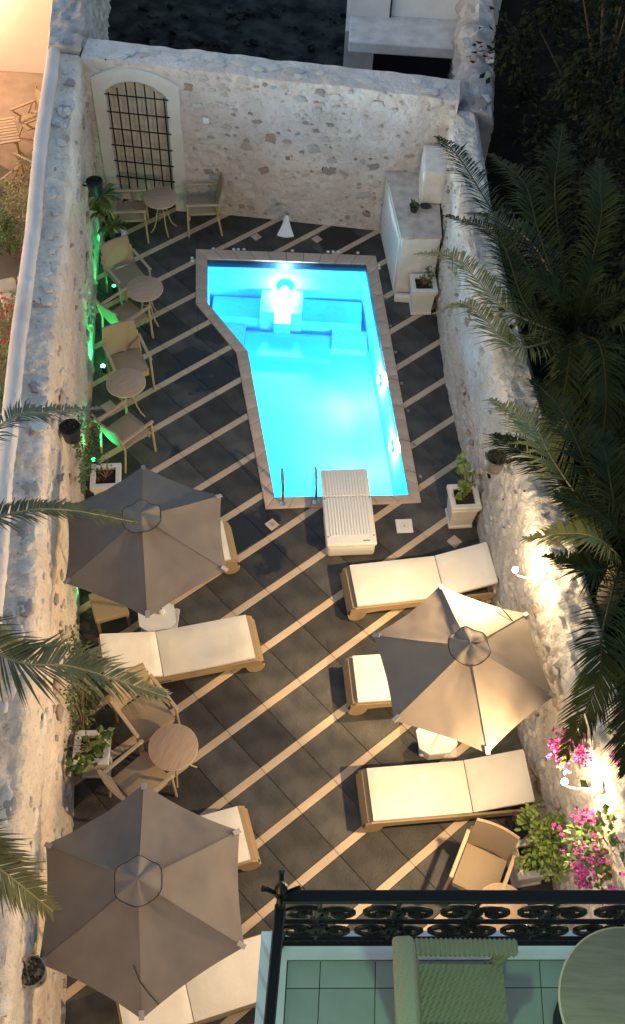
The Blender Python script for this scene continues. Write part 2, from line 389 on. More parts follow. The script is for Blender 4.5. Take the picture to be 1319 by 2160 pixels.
b = MB(); b.add([(x, y, WL) for x, y in COPE_I], [tuple(range(n))[::-1]])
structure(b.build('pool_water', 'water'))
# coping stones
for i in range(6):
    o0, o1, i0, i1 = COPE_O[i], COPE_O[(i + 1) % 6], COPE_I[i], COPE_I[(i + 1) % 6]
    L = math.hypot(o1[0] - o0[0], o1[1] - o0[1]); m = max(2, round(L / .33))
    lp = lambda a, c, t: (a[0] + (c[0] - a[0]) * t, a[1] + (c[1] - a[1]) * t)
    for q in range(m):
        p = [lp(o0, o1, q / m), lp(o0, o1, (q + 1) / m), lp(i0, i1, (q + 1) / m), lp(i0, i1, q / m)]
        c = (sum(x for x, _ in p) / 4, sum(y for _, y in p) / 4)
        p = inset(p, .003); p = ccw([(x - c[0], y - c[1]) for x, y in p]); t = inset(p, .008)
        z = .03 + rnd(-.0015, .0015); k4 = len(p)
        if len(t) == k4:
            MB().add([(x, y, -.005) for x, y in p] + [(x, y, z - .008) for x, y in p] + [(x, y, z) for x, y in t],
                [(a, (a + 1) % k4, k4 + (a + 1) % k4, k4 + a) for a in range(k4)] + [(k4 + a, k4 + (a + 1) % k4, 2 * k4 + (a + 1) % k4, 2 * k4 + a) for a in range(k4)] + [tuple(range(2 * k4, 3 * k4)), tuple(range(k4))[::-1]]).build('coping_stone', 'coping', pool, loc=(*c, 0))
# underwater lamps
def pool_lamp(loc, nrm, label, power, aim, spot, glow=.35):
    t = thing('pool_lamp', label, 'lamp', loc, 0, 'underwater pool lamps'); q = Vector(nrm).to_track_quat('Z', 'Y').to_matrix().to_4x4()
    MB().lathe([(.095, 0), (.10, .02), (.08, .028)], 20, q).build('bezel', 'chrome', t, True)
    MB().lathe([(.075, .02), (.07, .036), (.03, .045)], 20, q).build('lens', 'lens_white', t, True)
    p = Vector(nrm) * .12
    light('pool_light', 'SPOT', p, power, (.75, .95, 1), .08, t, spot, p + (Vector(aim) - Vector(loc)))
    light('pool_glow', 'POINT', p * 1.1, power * glow, (.7, .95, 1), .05, t)
pool_lamp((-.775, 14.47, -.56), (0, -1, 0), 'bright lamp under water between the entry steps of the pool', 230, (-.75, 12.6, -1.1), 80, .45)
pool_lamp((1.02, 12.30, -.50), (-1, -.13, 0), 'underwater lamp on the long pool wall, farther from the white filter box', 165, (-.85, 11.6, -1.15), 115, .45)
pool_lamp((1.24, 10.85, -.50), (-1, -.13, 0), 'underwater lamp on the long pool wall, nearer the white filter box', 165, (-.5, 10.1, -1.15), 115, .45)

# ------------------------------------------------------------------ stone walls
LW = [(-4.95, 20.5), (-4.30, 15.9), (-4.055, 13.68), (-3.74, 11.46), (-3.516, 9.52), (-3.229, 7.43), (-2.851, 4.97), (-2.45, 2.17), (-2.2, .35)]
RW = [(1.84, 15.6), (1.98, 13.05), (2.08, 11.95), (2.195, 11.13), (2.31, 10.36), (2.51, 8.84), (2.76, 6.72), (2.97, 5.35), (3.157, 4.13), (3.45, 2.2), (3.75, .35)]
def sampler(pl):
    ds = [0]
    for a, c in zip(pl, pl[1:]): ds.append(ds[-1] + math.hypot(c[0] - a[0], c[1] - a[1]))
    def f(d):
        d = min(max(d, 0), ds[-1]); i = max(k for k in range(len(pl) - 1) if ds[k] <= d + 1e-9)
        t = (d - ds[i]) / (ds[i + 1] - ds[i]); a, c = pl[i], pl[i + 1]
        tx, ty = (c[0] - a[0]) / (ds[i + 1] - ds[i]), (c[1] - a[1]) / (ds[i + 1] - ds[i])
        return Vector((a[0] + (c[0] - a[0]) * t, a[1] + (c[1] - a[1]) * t, 0)), Vector((tx, ty, 0))
    return f, ds[-1]
def smooth_profile(prof, step):
    out = []
    for a, c in zip(prof, prof[1:]):
        L = math.hypot(c[0] - a[0], c[1] - a[1]); m = max(1, int(L / step))
        out += [(a[0] + (c[0] - a[0]) * t / m, a[1] + (c[1] - a[1]) * t / m) for t in range(m)]
    return out + [prof[-1]]
def rough_wall(name, pl, side, prof, m, amp, d0=0, d1=None, step=.06, seed=0, parent=None):
    f, L = sampler(pl); d1 = L if d1 is None else d1; pr = smooth_profile(prof, step); N = int((d1 - d0) / step); vs, fs = [], []
    for i in range(N + 1):
        p, t = f(d0 + (d1 - d0) * i / N); nin = Vector((t.y, -t.x, 0)) * side      # towards the yard
        for (o, z) in pr:
            q = p - nin * o + Vector((0, 0, z)); s = Vector((q.x * 1.0 + seed, q.y, q.z))
            a = noise.noise(s * .9) * amp * 1.1 + noise.noise(s * 4.5) * amp * .5 + noise.noise(s * 9) * amp * .5 + noise.noise(s * 19) * amp * .5
            fade = min(1, z / .15) if o < .02 else 1
            vs.append(q + (nin * (.8 if o < .1 else .3) + Vector((0, 0, .7 if o > .04 else 0))) * a * max(fade, .3))
    n = len(pr)
    for i in range(N):
        for k in range(n - 1): fs.append((i * n + k, i * n + k + 1, (i + 1) * n + k + 1, (i + 1) * n + k) if side > 0 else (i * n + k, (i + 1) * n + k, (i + 1) * n + k + 1, i * n + k + 1))
    fs.append(tuple(range(n))); fs.append(tuple(N * n + k for k in range(n))[::-1])
    b = MB(); b.add(vs, fs); return b.build(name, m, parent, True)
STONES = []
for i in range(9):
    bmx = bmesh.new(); bmesh.ops.create_icosphere(bmx, subdivisions=2, radius=1)
    for v in bmx.verts:
        c = v.co; k = 1 + noise.noise(c * 1.6 + Vector((i * 7, 0, 0))) * .75
        e = .75; v.co = Vector([math.copysign(abs(x) ** e, x) for x in c]) * k
    me_ = bpy.data.meshes.new('stone'); bmx.to_mesh(me_); bmx.free(); me_.polygons.foreach_set('use_smooth', [True] * len(me_.polygons))
    STONES.append(me_)
def stone(parent, p, xdir, nrm, w, h, d, m='stone'):
    me_ = random.choice(STONES)
    key = me_.name + m
    if key not in SM:
        c = me_.copy(); c.materials.clear(); c.materials.append(MATS[m]); SM[key] = c
    o = bpy.data.objects.new('stone', SM[key]); COL.objects.link(o); o.parent = parent
    x = xdir.normalized(); z = nrm.normalized(); y = z.cross(x); a = rnd(-.35, .35)
    M3 = Matrix((x, y, z)).transposed() @ Matrix.Rotation(a, 3, 'Z'); o.matrix_local = Matrix.Translation(p) @ M3.to_4x4() @ Matrix.Diagonal((w / 2, h / 2, d, 1))
SM = {}
def wall_stones(parent, pl, side, d0, d1, z0, z1, n, smin, smax, m='stone', prd=.022):
    f, L = sampler(pl); put = []; tries = 0
    while len(put) < n and tries < 9000:
        tries += 1; d, z = rnd(d0, d1), rnd(z0, z1); w = smin + (smax - smin) * random.random() ** 2; h = w * rnd(.45, .85)
        if any(abs(d - a) < (w + c) * .55 and abs(z - e) < (h + g) * .6 for a, e, c, g in put): continue
        put.append((d, z, w, h)); p, t = f(d); nin = Vector((t.y, -t.x, 0)) * side
        q = p + Vector((0, 0, z)); s = Vector((q.x, q.y, q.z))
        stone(parent, q + nin * rnd(-.008, .006), t, nin, w, h, rnd(.7, 1.2) * prd, m)
# left boundary wall: rubble face, flat stone top, smooth plaster capping along the outer edge
left_wall = thing('stone_wall', 'long whitewashed rubble wall with flat stone top and smooth plaster capping, green lit at its foot', 'wall')
rough_wall('wall_body', LW, -1, [(0, 0), (0, 2.86), (.03, 2.93), (.08, 2.96), (.35, 3.0), (.52, 2.98), (.55, 2.7), (.55, 0)], 'mortar_left', .045, 4.6, None, .034, 3, left_wall)
rough_wall('capping', LW, -1, [(.33, 2.97), (.345, 3.05), (.38, 3.085), (.44, 3.095), (.50, 3.085), (.545, 3.05), (.57, 2.95), (.57, 2.6)], 'cap_plaster', .03, 4.5, None, .06, 9, left_wall)
wall_stones(left_wall, LW, -1, 4.7, 20.0, .12, 2.8, 215, .08, .26, 'stone', .034)
fL, LL = sampler(LW)
for i in range(62):
    d = rnd(4.8, 20); p, t = fL(d); nin = Vector((-t.y, t.x, 0)); w = rnd(.12, .26)
    stone(left_wall, p - nin * rnd(.1, .27) + Vector((0, 0, 2.972)), t, Vector((0, 0, 1)), w, w * rnd(.6, .9), .03, 'stone')
# right boundary wall
right_wall = thing('stone_wall', 'rough rubble wall below the dark garden, with two glaring wall lamps', 'wall')
rough_wall('wall_body', RW, 1, [(0, 0), (0, 2.45), (.04, 2.54), (.12, 2.58), (.42, 2.60), (.5, 2.5), (.5, 0)], 'mortar_right', .07, 0, None, .034, 21, right_wall)
wall_stones(right_wall, RW, 1, .3, 15.2, .12, 2.42, 250, .07, .22, 'stone', .036)
# back wall with an arched, walled-up window
BA, BB = Vector((-4.32, 15.92, 0)), Vector((1.98, 15.51, 0)); bt = (BB - BA).normalized(); bn = Vector((bt.y, -bt.x, 0)); BLEN = (BB - BA).length
def bw(u, z, o=0): return BA + bt * u + bn * o + Vector((0, 0, z))      # u along the wall, o towards the yard
U0, U1, ZS, ZT = .34, 1.42, 2.40, 2.63          # window opening, spring and crown of the arch
def arch(u, g=0):
    c = (U0 + U1) / 2; h = (U1 - U0) / 2 + g; r = ZT - ZS; Rr = (h * h + (r) ** 2) / (2 * r); return ZS + g - (Rr - r) + math.sqrt(max(Rr * Rr - (u - c) ** 2, 0))
back_wall = thing('stone_wall', 'pale rubble wall with scattered brown stones closing the far end of the courtyard', 'wall')
b = MB(); NU, NZ = 190, 92; top = lambda u: 2.93 - .012 * u + noise.noise(Vector((u * 1.7, 3, 0))) * .03
prow = []
for i in range(NU + 1):
    u = BLEN * i / NU
    col = []
    for k in range(NZ + 1):
        z = top(u) * k / NZ; s = Vector((u, z, 40)); a = noise.noise(s * .8) * .03 + noise.noise(s * 5) * .018 + noise.noise(s * 11) * .018 + noise.noise(s * 21) * .010
        inside = U0 < u < U1 and z < arch(u)
        col.append(bw(u, z, (-.16 if inside else 0) + a * min(1, z / .1)))
    for k in range(1, 7): col.append(bw(u, top(u) + .02 + noise.noise(Vector((u * 3, k, 0))) * .025, -.55 * k / 6))
    col.append(bw(u, 0, -.55)); prow.append(col)
nn = len(prow[0])
b.add([p for c in prow for p in c], [(i * nn + k, (i + 1) * nn + k, (i + 1) * nn + k + 1, i * nn + k + 1) for i in range(NU) for k in range(nn - 1)])
b.build('wall_body', 'mortar', back_wall, True)
put = []; tries = 0
while len(put) < 270 and tries < 9000:
    tries += 1; u, z = rnd(.1, BLEN - .9 if tries % 3 else BLEN - .1), rnd(.06, 2.85); w = (.055 + .20 * random.random() ** 2.2) * (1.3 if z > 2.65 else 1); h = w * rnd(.42, .9)
    if U0 - .34 < u < U1 + .34 and z < arch(u if U0 < u < U1 else (U0 + .01), 0) + .36: continue
    if any(abs(u - a) < (w + c) * .55 and abs(z - e) < (h + g) * .6 for a, e, c, g in put): continue
    put.append((u, z, w, h)); s = Vector((u, z, 40)); a = noise.noise(s * .8) * .03 + noise.noise(s * 5) * .016
    stone(back_wall, bw(u, z, a + .002), bt, bn, w, h, rnd(.010, .030))
for i in range(26):
    u = rnd(.2, BLEN - .2); w = rnd(.16, .34); stone(back_wall, bw(u, top(u) + .012, -rnd(.12, .42)), bt, Vector((0, 0, 1)), w, w * .7, .025, 'stone_pale')
def arch_ring(g0, g1, o0, o1):
    pts = lambda g: [(U0 - g, 0.0)] + [(U0 - g, ZS * t / 8) for t in range(1, 8)] + [(U0 - g + (U1 - U0 + 2 * g) * t / 24, arch(U0 - g + (U1 - U0 + 2 * g) * t / 24, g)) for t in range(25)] + [(U1 + g, ZS * t / 8) for t in range(7, 0, -1)] + [(U1 + g, 0.0)]
    A, B = pts(g0), pts(g1); m = len(A); v = [bw(u, z, o) for (P, o) in ((A, o0), (A, o1), (B, o1), (B, o0)) for (u, z) in P]
    fs = []
    for r_ in range(3):
        for i in range(m - 1): fs.append((r_ * m + i, r_ * m + i + 1, (r_ + 1) * m + i + 1, (r_ + 1) * m + i))
    return MB().add(v, fs)
arch_ring(-.012, .21, -.17, .045).build('plaster_surround', 'plaster', back_wall, True)
b = MB()
for i in range(25):
    u = U0 + (U1 - U0) * i / 24
    for k in range(41):
        z = arch(u) * k / 40; s = Vector((u * 4, z * 4, 7)); b.v.append(tuple(bw(u, z, -.135 + noise.noise(s) * .018 + noise.noise(s * 3) * .008)))
b.f = [(i * 41 + k, (i + 1) * 41 + k, (i + 1) * 41 + k + 1, i * 41 + k + 1) for i in range(24) for k in range(40)]
b.build('blocked_opening', 'infill', back_wall, True)
gr = thing('window_grille', 'black iron grille of square bars over the arched walled-up window', 'grille', bw(.88, .3, .02))
gl = gr.location
for q in range(7):
    u = U0 + .06 + (U1 - U0 - .12) * q / 6; zt = min(arch(u) - .1, 2.62) + (.06 if q in (2, 3, 4) else 0)
    MB().tube([bw(u, .38, .03) - gl, bw(u, zt, .03) - gl], .013, 6).build('upright_bar', 'iron', gr)
for q in range(6):
    z = .66 + q * .335; MB().tube([bw(U0 - .0, z, .052) - gl, bw(U1 + .02, z, .052) - gl], .012, 6).build('cross_bar', 'iron', gr)
MB().rbox(-.04, .04, -.004, .006, -.04, .04, .003, 1, Matrix.Translation(bw(2.35, 1.98, .055)) @ Matrix.Rotation(math.atan2(bt.y, bt.x), 4, 'Z'))
wp = tag(MB().rbox(-.055, .055, -.02, .012, -.055, .055, .006, 1).build('wall_plate', 'white_plastic', loc=bw(2.07, 2.02, .05)), 'small square white plate high on the back stone wall', 'plate'); wp.rotation_euler = (0, 0, math.atan2(bt.y, bt.x))

# ------------------------------------------------------------------ surroundings
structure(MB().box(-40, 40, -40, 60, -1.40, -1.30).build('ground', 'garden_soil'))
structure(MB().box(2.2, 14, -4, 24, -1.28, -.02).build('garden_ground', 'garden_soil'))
structure(MB().box(-14, -2.7, -4, 30, -1.27, -.075).build('neighbour_terrace', 'terrace_left'))
b = MB()
for i in range(41):
    for k in range(31):
        x, y = -5.25 + 8.2 * i / 40, 16.2 + 11 * k / 30; b.v.append((x, y, .25 + noise.noise(Vector((x * .9, y * .9, 2))) * .14 + noise.noise(Vector((x * 3.5, y * 3.5, 2))) * .07))
b.f = [(i * 31 + k, (i + 1) * 31 + k, (i + 1) * 31 + k + 1, i * 31 + k + 1) for i in range(40) for k in range(30)]
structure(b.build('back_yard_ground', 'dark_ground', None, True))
rb = MB()
for i in range(260):
    c = Vector((rnd(-4.6, .6), rnd(16.8, 22.5), .28)); r_ = .03 + .13 * random.random() ** 3; q = len(rb.v); me_ = STONES[i % 9]
    M_ = Matrix.Translation(c) @ Matrix.Rotation(rnd(0, 6), 4, 'Z') @ Matrix.Diagonal((r_, r_ * rnd(.6, 1), r_ * .6, 1))
    rb.add([v.co for v in me_.vertices], [tuple(p.vertices) for p in me_.polygons], M_)
o = stuff(rb.build('rubble', 'dark_ground', None, True)); tag(o, 'loose dark rubble strewn over the yard behind the back wall', 'rubble')
t = thing('ruined_wall', 'grey crumbling wall running on behind the back corner of the courtyard', 'wall')
rough_wall('wall_body', [(-5.60, 25.0)] + LW[:2], -1, [(0, 0), (0, 3.02), (.05, 3.12), (.5, 3.14), (.56, 3.0), (.56, 0)], 'rubble', .12, 0, 9.10, .07, 61, t)
t = thing('ruined_wall', 'broken stone wall stub with reddish rubble beside the dark hedge', 'wall')
RS = [(2.25, 20.5), (2.12, 17.6), (2.0, 15.55)]
rough_wall('wall_body', RS, 1, [(0, 0), (0, 2.5), (.06, 2.62), (.3, 2.7), (.55, 2.62), (.62, 2.4), (.62, 0)], 'rubble', .16, 0, 4.9, .07, 77, t)
for i in range(26):
    f, L = sampler(RS); p, tt = f(rnd(.2, 4.8)); nin = Vector((tt.y, -tt.x, 0)); w = rnd(.15, .35)
    stone(t, p - nin * rnd(.1, .55) + Vector((0, 0, 2.62)), tt, Vector((0, 0, 1)), w, w * .7, .05, 'stone')
nb = thing('neighbour_building', 'pale old building with thick stone ledge under a white door above a dark opening', 'building', (1.25, 19.3, 0))
MB().box(-1.2, -.62, -.12, .5, 0, 1.78).build('pier', 'old_concrete', nb)
MB().box(.98, 1.10, -.5, .5, 0, 1.78).build('pier', 'old_concrete', nb)
MB().box(-.62, .98, .35, .45, 0, 1.78).build('recess_shade', 'dark_metal', nb)  # dark back sheet; its colour stands in for shade inside the opening
b = MB().rbox(-1.13, 1.12, -.85, .35, 1.78, 2.0, .03, 2); b.v = [(x, y + noise.noise(Vector((x * 4, y * 3, z))) * .03, z + noise.noise(Vector((x * 3, y * 3, 9))) * .015) for x, y, z in b.v]
b.build('ledge', 'old_concrete', nb)
MB().box(-1.2, -.38, .05, .6, 2.0, 4.6).build('wall', 'plaster', nb)
MB().box(1.0, 1.7, .05, .6, 1.8, 4.6).build('wall', 'plaster', nb)
d_ = MB().box(-.36, .98, .12, .18, 2.005, 4.4).build('door', 'white_paint', nb)
MB().box(-.38, -.345, .06, .13, 2.002, 4.4).build('door_frame', 'dark_metal', d_)
for (x, y, w) in ((-.35, 18.0, .5), (.05, 17.4, .6), (.75, 17.7, .35)):
    o = MB().prism([(-w / 2, -.2), (w / 2, -.25), (w / 2 + .05, .18), (-w / 2 + .08, .22)], .0, .07).build('fallen_slab', 'dark_ground', loc=(x, y, .33)); o.rotation_euler = (.08, .05, rnd(-.5, .5))
    tag(o, {-.35: 'fallen flat slab lying in the dark yard behind the back wall', .05: 'larger fallen slab just behind the back wall, in the dark yard', .75: 'small fallen slab below the old stone ledge'}[x], 'slab')

# left neighbour: peach wall and its lamp
pw = thing('neighbour_house', 'warmly lit peach plaster house wall beyond the green lit wall', 'house', (-7.4, 20.0, 0))
MB().box(-3.0, 2.35, 0, .3, -.07, 5.2).build('wall', 'peach_wall', pw)
lt = thing('wall_lamp', 'small round lamp on the peach house wall', 'lamp', (-7.9, 19.9, 2.2))
MB().lathe([(.09, 0), (.09, .04)], 16, TR(0, .08, 0, rx=R(90))).build('mount', 'dark_metal', lt)
MB().lathe([(.01, -.08), (.07, -.05), (.085, 0), (.07, .05), (.01, .08)], 16, TR(0, -.05, 0)).build('globe', 'lens_warm', lt, True)
light('terrace_light', 'POINT', (0, -.6, .1), 250, (1, .68, .46), .1, lt)

# ------------------------------------------------------------------ wall lamps that light the loungers
def wall_lamp(x, y, z, wx, label):
    t = thing('wall_lamp', label, 'lamp', (x, y, z), 0, 'glaring lamps on the garden wall')
    MB().rbox(wx - x - .03, wx - x + .05, -.06, .06, -.26, -.06, .01, 2).build('back_plate', 'white_paint', t)
    MB().tube([(wx - x, 0, -.14), ((wx - x) * .5, 0, -.19), (.04, 0, -.14), (0, 0, -.08)], .011, 8).build('arm', 'white_paint', t, True)
    MB().lathe([(.03, -.08), (.034, -.05), (.034, -.045)], 16).build('cup', 'dark_metal', t)
    MB().lathe([(.015, -.045), (.030, -.03), (.034, -.01), (.026, .012), (.006, .024)], 16).build('globe', 'lens_warm', t, True)
    light('lamp_light', 'SPOT', (-.05, 0, .06), 275, (1, .67, .33), .05, t, 176, (-3.0, .2, -.6))
    light('lamp_spill', 'POINT', (-.02, 0, .07), 48, (1, .72, .38), .05, t)
wall_lamp(2.426, 6.617, 2.62, 2.76, 'glaring white wall lamp between the white planter and the tilted parasol')
wall_lamp(2.785, 4.055, 2.62, 3.15, 'glaring white wall lamp among the pink bougainvillea')
# hotel front that carries the balcony, with two warm lanterns below it
hf = thing('hotel_front', 'plastered hotel front that carries the balcony', 'building', (0, -.5, 0))
MB().box(-5.5, 6.5, -.4, 0, -.05, 12.0).build('wall', 'facade', hf)
for (x, lab) in ((-1.0, 'warm lantern on the hotel front near the tall parasol'), (2.2, 'warm lantern on the hotel front below the balcony')):
    t = thing('facade_lantern', lab, 'lamp', (x, -.36, 5.2), 0, 'lanterns on the hotel front')
    MB().rbox(-.08, .08, -.13, .02, -.12, .16, .01, 2).build('housing', 'dark_metal', t)
    MB().rbox(-.06, .06, .02, .06, -.10, .10, .015, 2).build('lens', 'lens_warm', t)
    light('lantern_light', 'SPOT', (0, .14, 0), 80, (1, .64, .34), .1, t, 130, (0, 5, -4))

# ------------------------------------------------------------------ white counter by the garden wall
ct = thing('masonry_counter', 'white masonry counter with a door in its long side, against the garden wall', 'counter')
QC = [(1.215, 13.82), (1.86, 13.92), (1.80, 15.50), (.93, 15.56)]
MB().prism(QC, 0, 1.33).build('body', 'whitewash', ct)
MB().prism([(1.19, 13.79), (1.87, 13.89), (1.82, 15.51), (.90, 15.55)], 1.331, 1.375).build('worktop', 'rough_top', ct)
MB().rbox(1.20, 1.60, 13.70, 13.80, .0, .16, .03, 2).build('foot_ledge', 'whitewash', ct)
ax = (Vector((.93, 15.56, 0)) - Vector((1.215, 13.82, 0))).normalized(); M = Matrix(((ax.x, ax.y, 0, 1.215), (ax.y, -ax.x, 0, 13.82), (0, 0, 1, 0), (0, 0, 0, 1)))
dr = MB().rbox(.12, 1.45, -.025, -.003, .10, 1.22, .008, 1, M).build('door', 'white_plastic', ct)
MB().tube([M @ Vector((1.25, -.05, .58)), M @ Vector((1.25, -.06, .66)), M @ Vector((1.25, -.05, .74))], .01, 6).build('handle', 'chrome', dr)
tb = MB().rbox(1.50, 1.90, 14.70, 15.46, 1.376, 2.02, .04, 3).build('chimney_block', 'whitewash', ct)
MB().box(1.485, 1.499, 14.78, 15.30, 1.42, 1.95).build('hatch', 'white_plastic', tb)
t = thing('flower_pot', 'small dark pot with a leafy sprig on the white counter', 'pot', (1.40, 14.50, 1.376))
MB().lathe([(.06, 0), (.085, .11), (.09, .12), (.075, .12), (.07, .10)], 14).build('pot', 'dark_metal', t, True)
b = MB()
for i in range(16): b.leaf(Vector((0, 0, .11)), Vector((rnd(-1, 1), rnd(-1, 1), rnd(.1, .9))), Vector((0, 0, 1)), rnd(.08, .16), .025)
b.build('foliage', 'leaf', t)
t = tag(MB().lathe([(.03, 0), (.09, .01), (.10, .03), (.085, .03), (.03, .018)], 18, sy=.7).build('ashtray', 'dark_metal', None, True, (1.60, 14.62, 1.376)), 'small black oval dish on the white counter', 'dish')

# ------------------------------------------------------------------ pool fittings
t = thing('pool_fountain', 'steel swan-neck waterfall spout with flared fan at the far pool end', 'fountain', (-.80, 15.29, .002))
MB().lathe([(.085, 0), (.085, .01), (.04, .018)], 20).build('base_flange', 'chrome', t, True)
MB().tube([(0, 0, 0), (0, .01, .25), (0, 0, .42), (0, -.06, .52), (0, -.13, .54)], .036, 12).build('stem', 'steel_dull', t, True)
b = MB(); NF = 10; vs, fs = [], []
for i in range(NF + 1):
    s_ = i / NF; w = .036 + .12 * s_ ** 1.5; yy = -.12 - .34 * s_; zz = .54 - .10 * s_ - .06 * s_ * s_
    for k in range(7): a = (k / 6 - .5) * 2; vs.append((a * w, yy - .03 * (1 - a * a) * s_, zz + .03 * (1 - a * a) * (1 - s_ * .7)))
    for k in range(7): a = (.5 - k / 6) * 2; vs.append((a * w, yy - .03 * (1 - a * a) * s_, zz - .03 * (1 - a * a) * (1 - s_ * .6) - .004))
for i in range(NF):
    for k in range(14): fs.append((i * 14 + k, i * 14 + (k + 1) % 14, (i + 1) * 14 + (k + 1) % 14, (i + 1) * 14 + k))
b.add(vs, fs).build('fan_spout', 'white_plastic', t, True)
t = thing('pool_ladder', 'chrome pool ladder with two curved handrails beside the white filter box', 'ladder', (-.21, 9.215, .03), R(8))
for s_ in (-.25, .25):
    MB().lathe([(.05, 0), (.05, .012), (.028, .025)], 16, TR(s_, 0, 0)).build('flange', 'chrome', t, True)
    MB().tube([(s_, 0, 0), (s_, .01, .35), (s_, .06, .52), (s_, .16, .58), (s_, .26, .52), (s_, .31, .35), (s_, .31, -.7)], .021, 10).build('handrail', 'chrome', t, True)
for z in (-.35, -.6): MB().rbox(-.25, .25, .27, .35, z, z + .02, .005, 1).build('tread', 'chrome', t)
t = thing('pool_filter', 'white ribbed plastic pool filter box hung over the pool edge', 'filter box', (.60, 8.32, .003), R(7))
MB().rbox(-.355, .355, 0, .72, 0, .27, .05, 3).build('tank', 'white_plastic', t, True)
MB().rbox(-.30, .30, .72, 1.10, .09, .26, .03, 2).build('bridge', 'white_plastic', t, True)
MB().rbox(-.29, .29, 1.10, 1.36, -.40, .26, .03, 2).build('inlet_box', 'white_plastic', t, True)
lid = MB().rbox(-.37, .37, -.01, .853, .262, .335, .03, 3).build('lid', 'white_plastic', t, True)
lid2 = MB().rbox(-.36, .36, .856, 1.37, .262, .335, .02, 2).build('lid', 'white_plastic', t, True)
for q in range(14):
    x = -.29 + q * .58 / 13
    MB().rbox(x - .013, x + .013, .15, .84, .325, .349, .008, 2).build('rib', 'white_plastic', lid)
    MB().rbox(x - .013, x + .013, .862, 1.35, .325, .349, .008, 2).build('rib', 'white_plastic', lid2)
MB().rbox(.17, .27, .045, .065, .330, .338, .002, 1).build('badge', 'badge', lid)
for (x, y) in ((-.335, .14), (.335, .14), (-.335, .82), (.335, .82)): MB().lathe([(.012, 0), (.012, .006)], 10, TR(x, y, .333)).build('screw', 'badge', lid)
for i, (x, y, s_, rz, lab, hole) in enumerate(((-.595, 8.798, .16, TH, 'small beige floor drain near the pool ladder', 1), (1.394, 8.923, .25, .12, 'large white square skimmer cover beside the white filter box', 1), (2.147, 8.698, .17, TH, 'pale square cover turned like the paving, by the lounger at the lit wall', 0),
        (-1.358, 15.192, .15, TH, 'small pale square cover between fountain and stone wall chair', 0), (-.235, 15.233, .15, TH, 'small pale square cover between the waterfall spout and the counter', 0), (-3.39, 10.895, .2, TH, 'grey square cover under the green lit café table', 0))):
    t = thing('drain_cover', lab, 'drain cover', (x, y, .003), rz)
    MB().rbox(-s_ / 2, s_ / 2, -s_ / 2, s_ / 2, 0, .008, .003, 1).build('plate', 'coping' if not i == 1 else 'white_plastic', t)
    if hole: MB().lathe([(s_ * .28, .0085), (s_ * .28, .0105), (s_ * .26, .0112)], 20).build('ring', 'stone_top' if i == 0 else 'white_paint', t); MB().lathe([(s_ * .035, .0115), (s_ * .03, .0145)], 10).build('knob', 'dark_metal', t)
for (x, y) in ((-2.114, 14.79), (-1.743, 14.81), (-1.657, 14.815), (-1.554, 14.825), (-.669, 14.875), (-.017, 14.905), (.079, 14.91), (.174, 14.915), (.531, 14.925), (-2.47, 14.51), (-2.46, 14.435), (.93, 14.62), (.93, 14.545)):
    tag(MB().lathe([(.028, 0), (.03, .012), (.022, .02)], 12).build('cover_anchor', 'white_plastic', None, True, (x, y, .003)), 'small round white cap in the paving along the pool coping', 'cap', 'white caps around the pool')
for (x, y) in ((1.05, 13.77), (1.14, 13.11), (1.235, 12.50), (1.34, 11.80), (1.445, 11.21), (1.54, 10.51), (1.635, 9.89)):
    t = thing('cover_hook', 'small steel hook with a thin cord reaching over the coping into the pool', 'hook', (x, y, .003), R(8), 'cover hooks along the long pool side')
    MB().rbox(-.02, .03, -.035, .02, 0, .014, .004, 1).build('plate', 'steel_dull', t)
    MB().tube([(0, 0, .012), (-.08, .05, .036), (-.2, .09, .034), (-.27, .08, .0), (-.34, .07, -.085)], .0035, 5).build('cord', 'rachis', t)

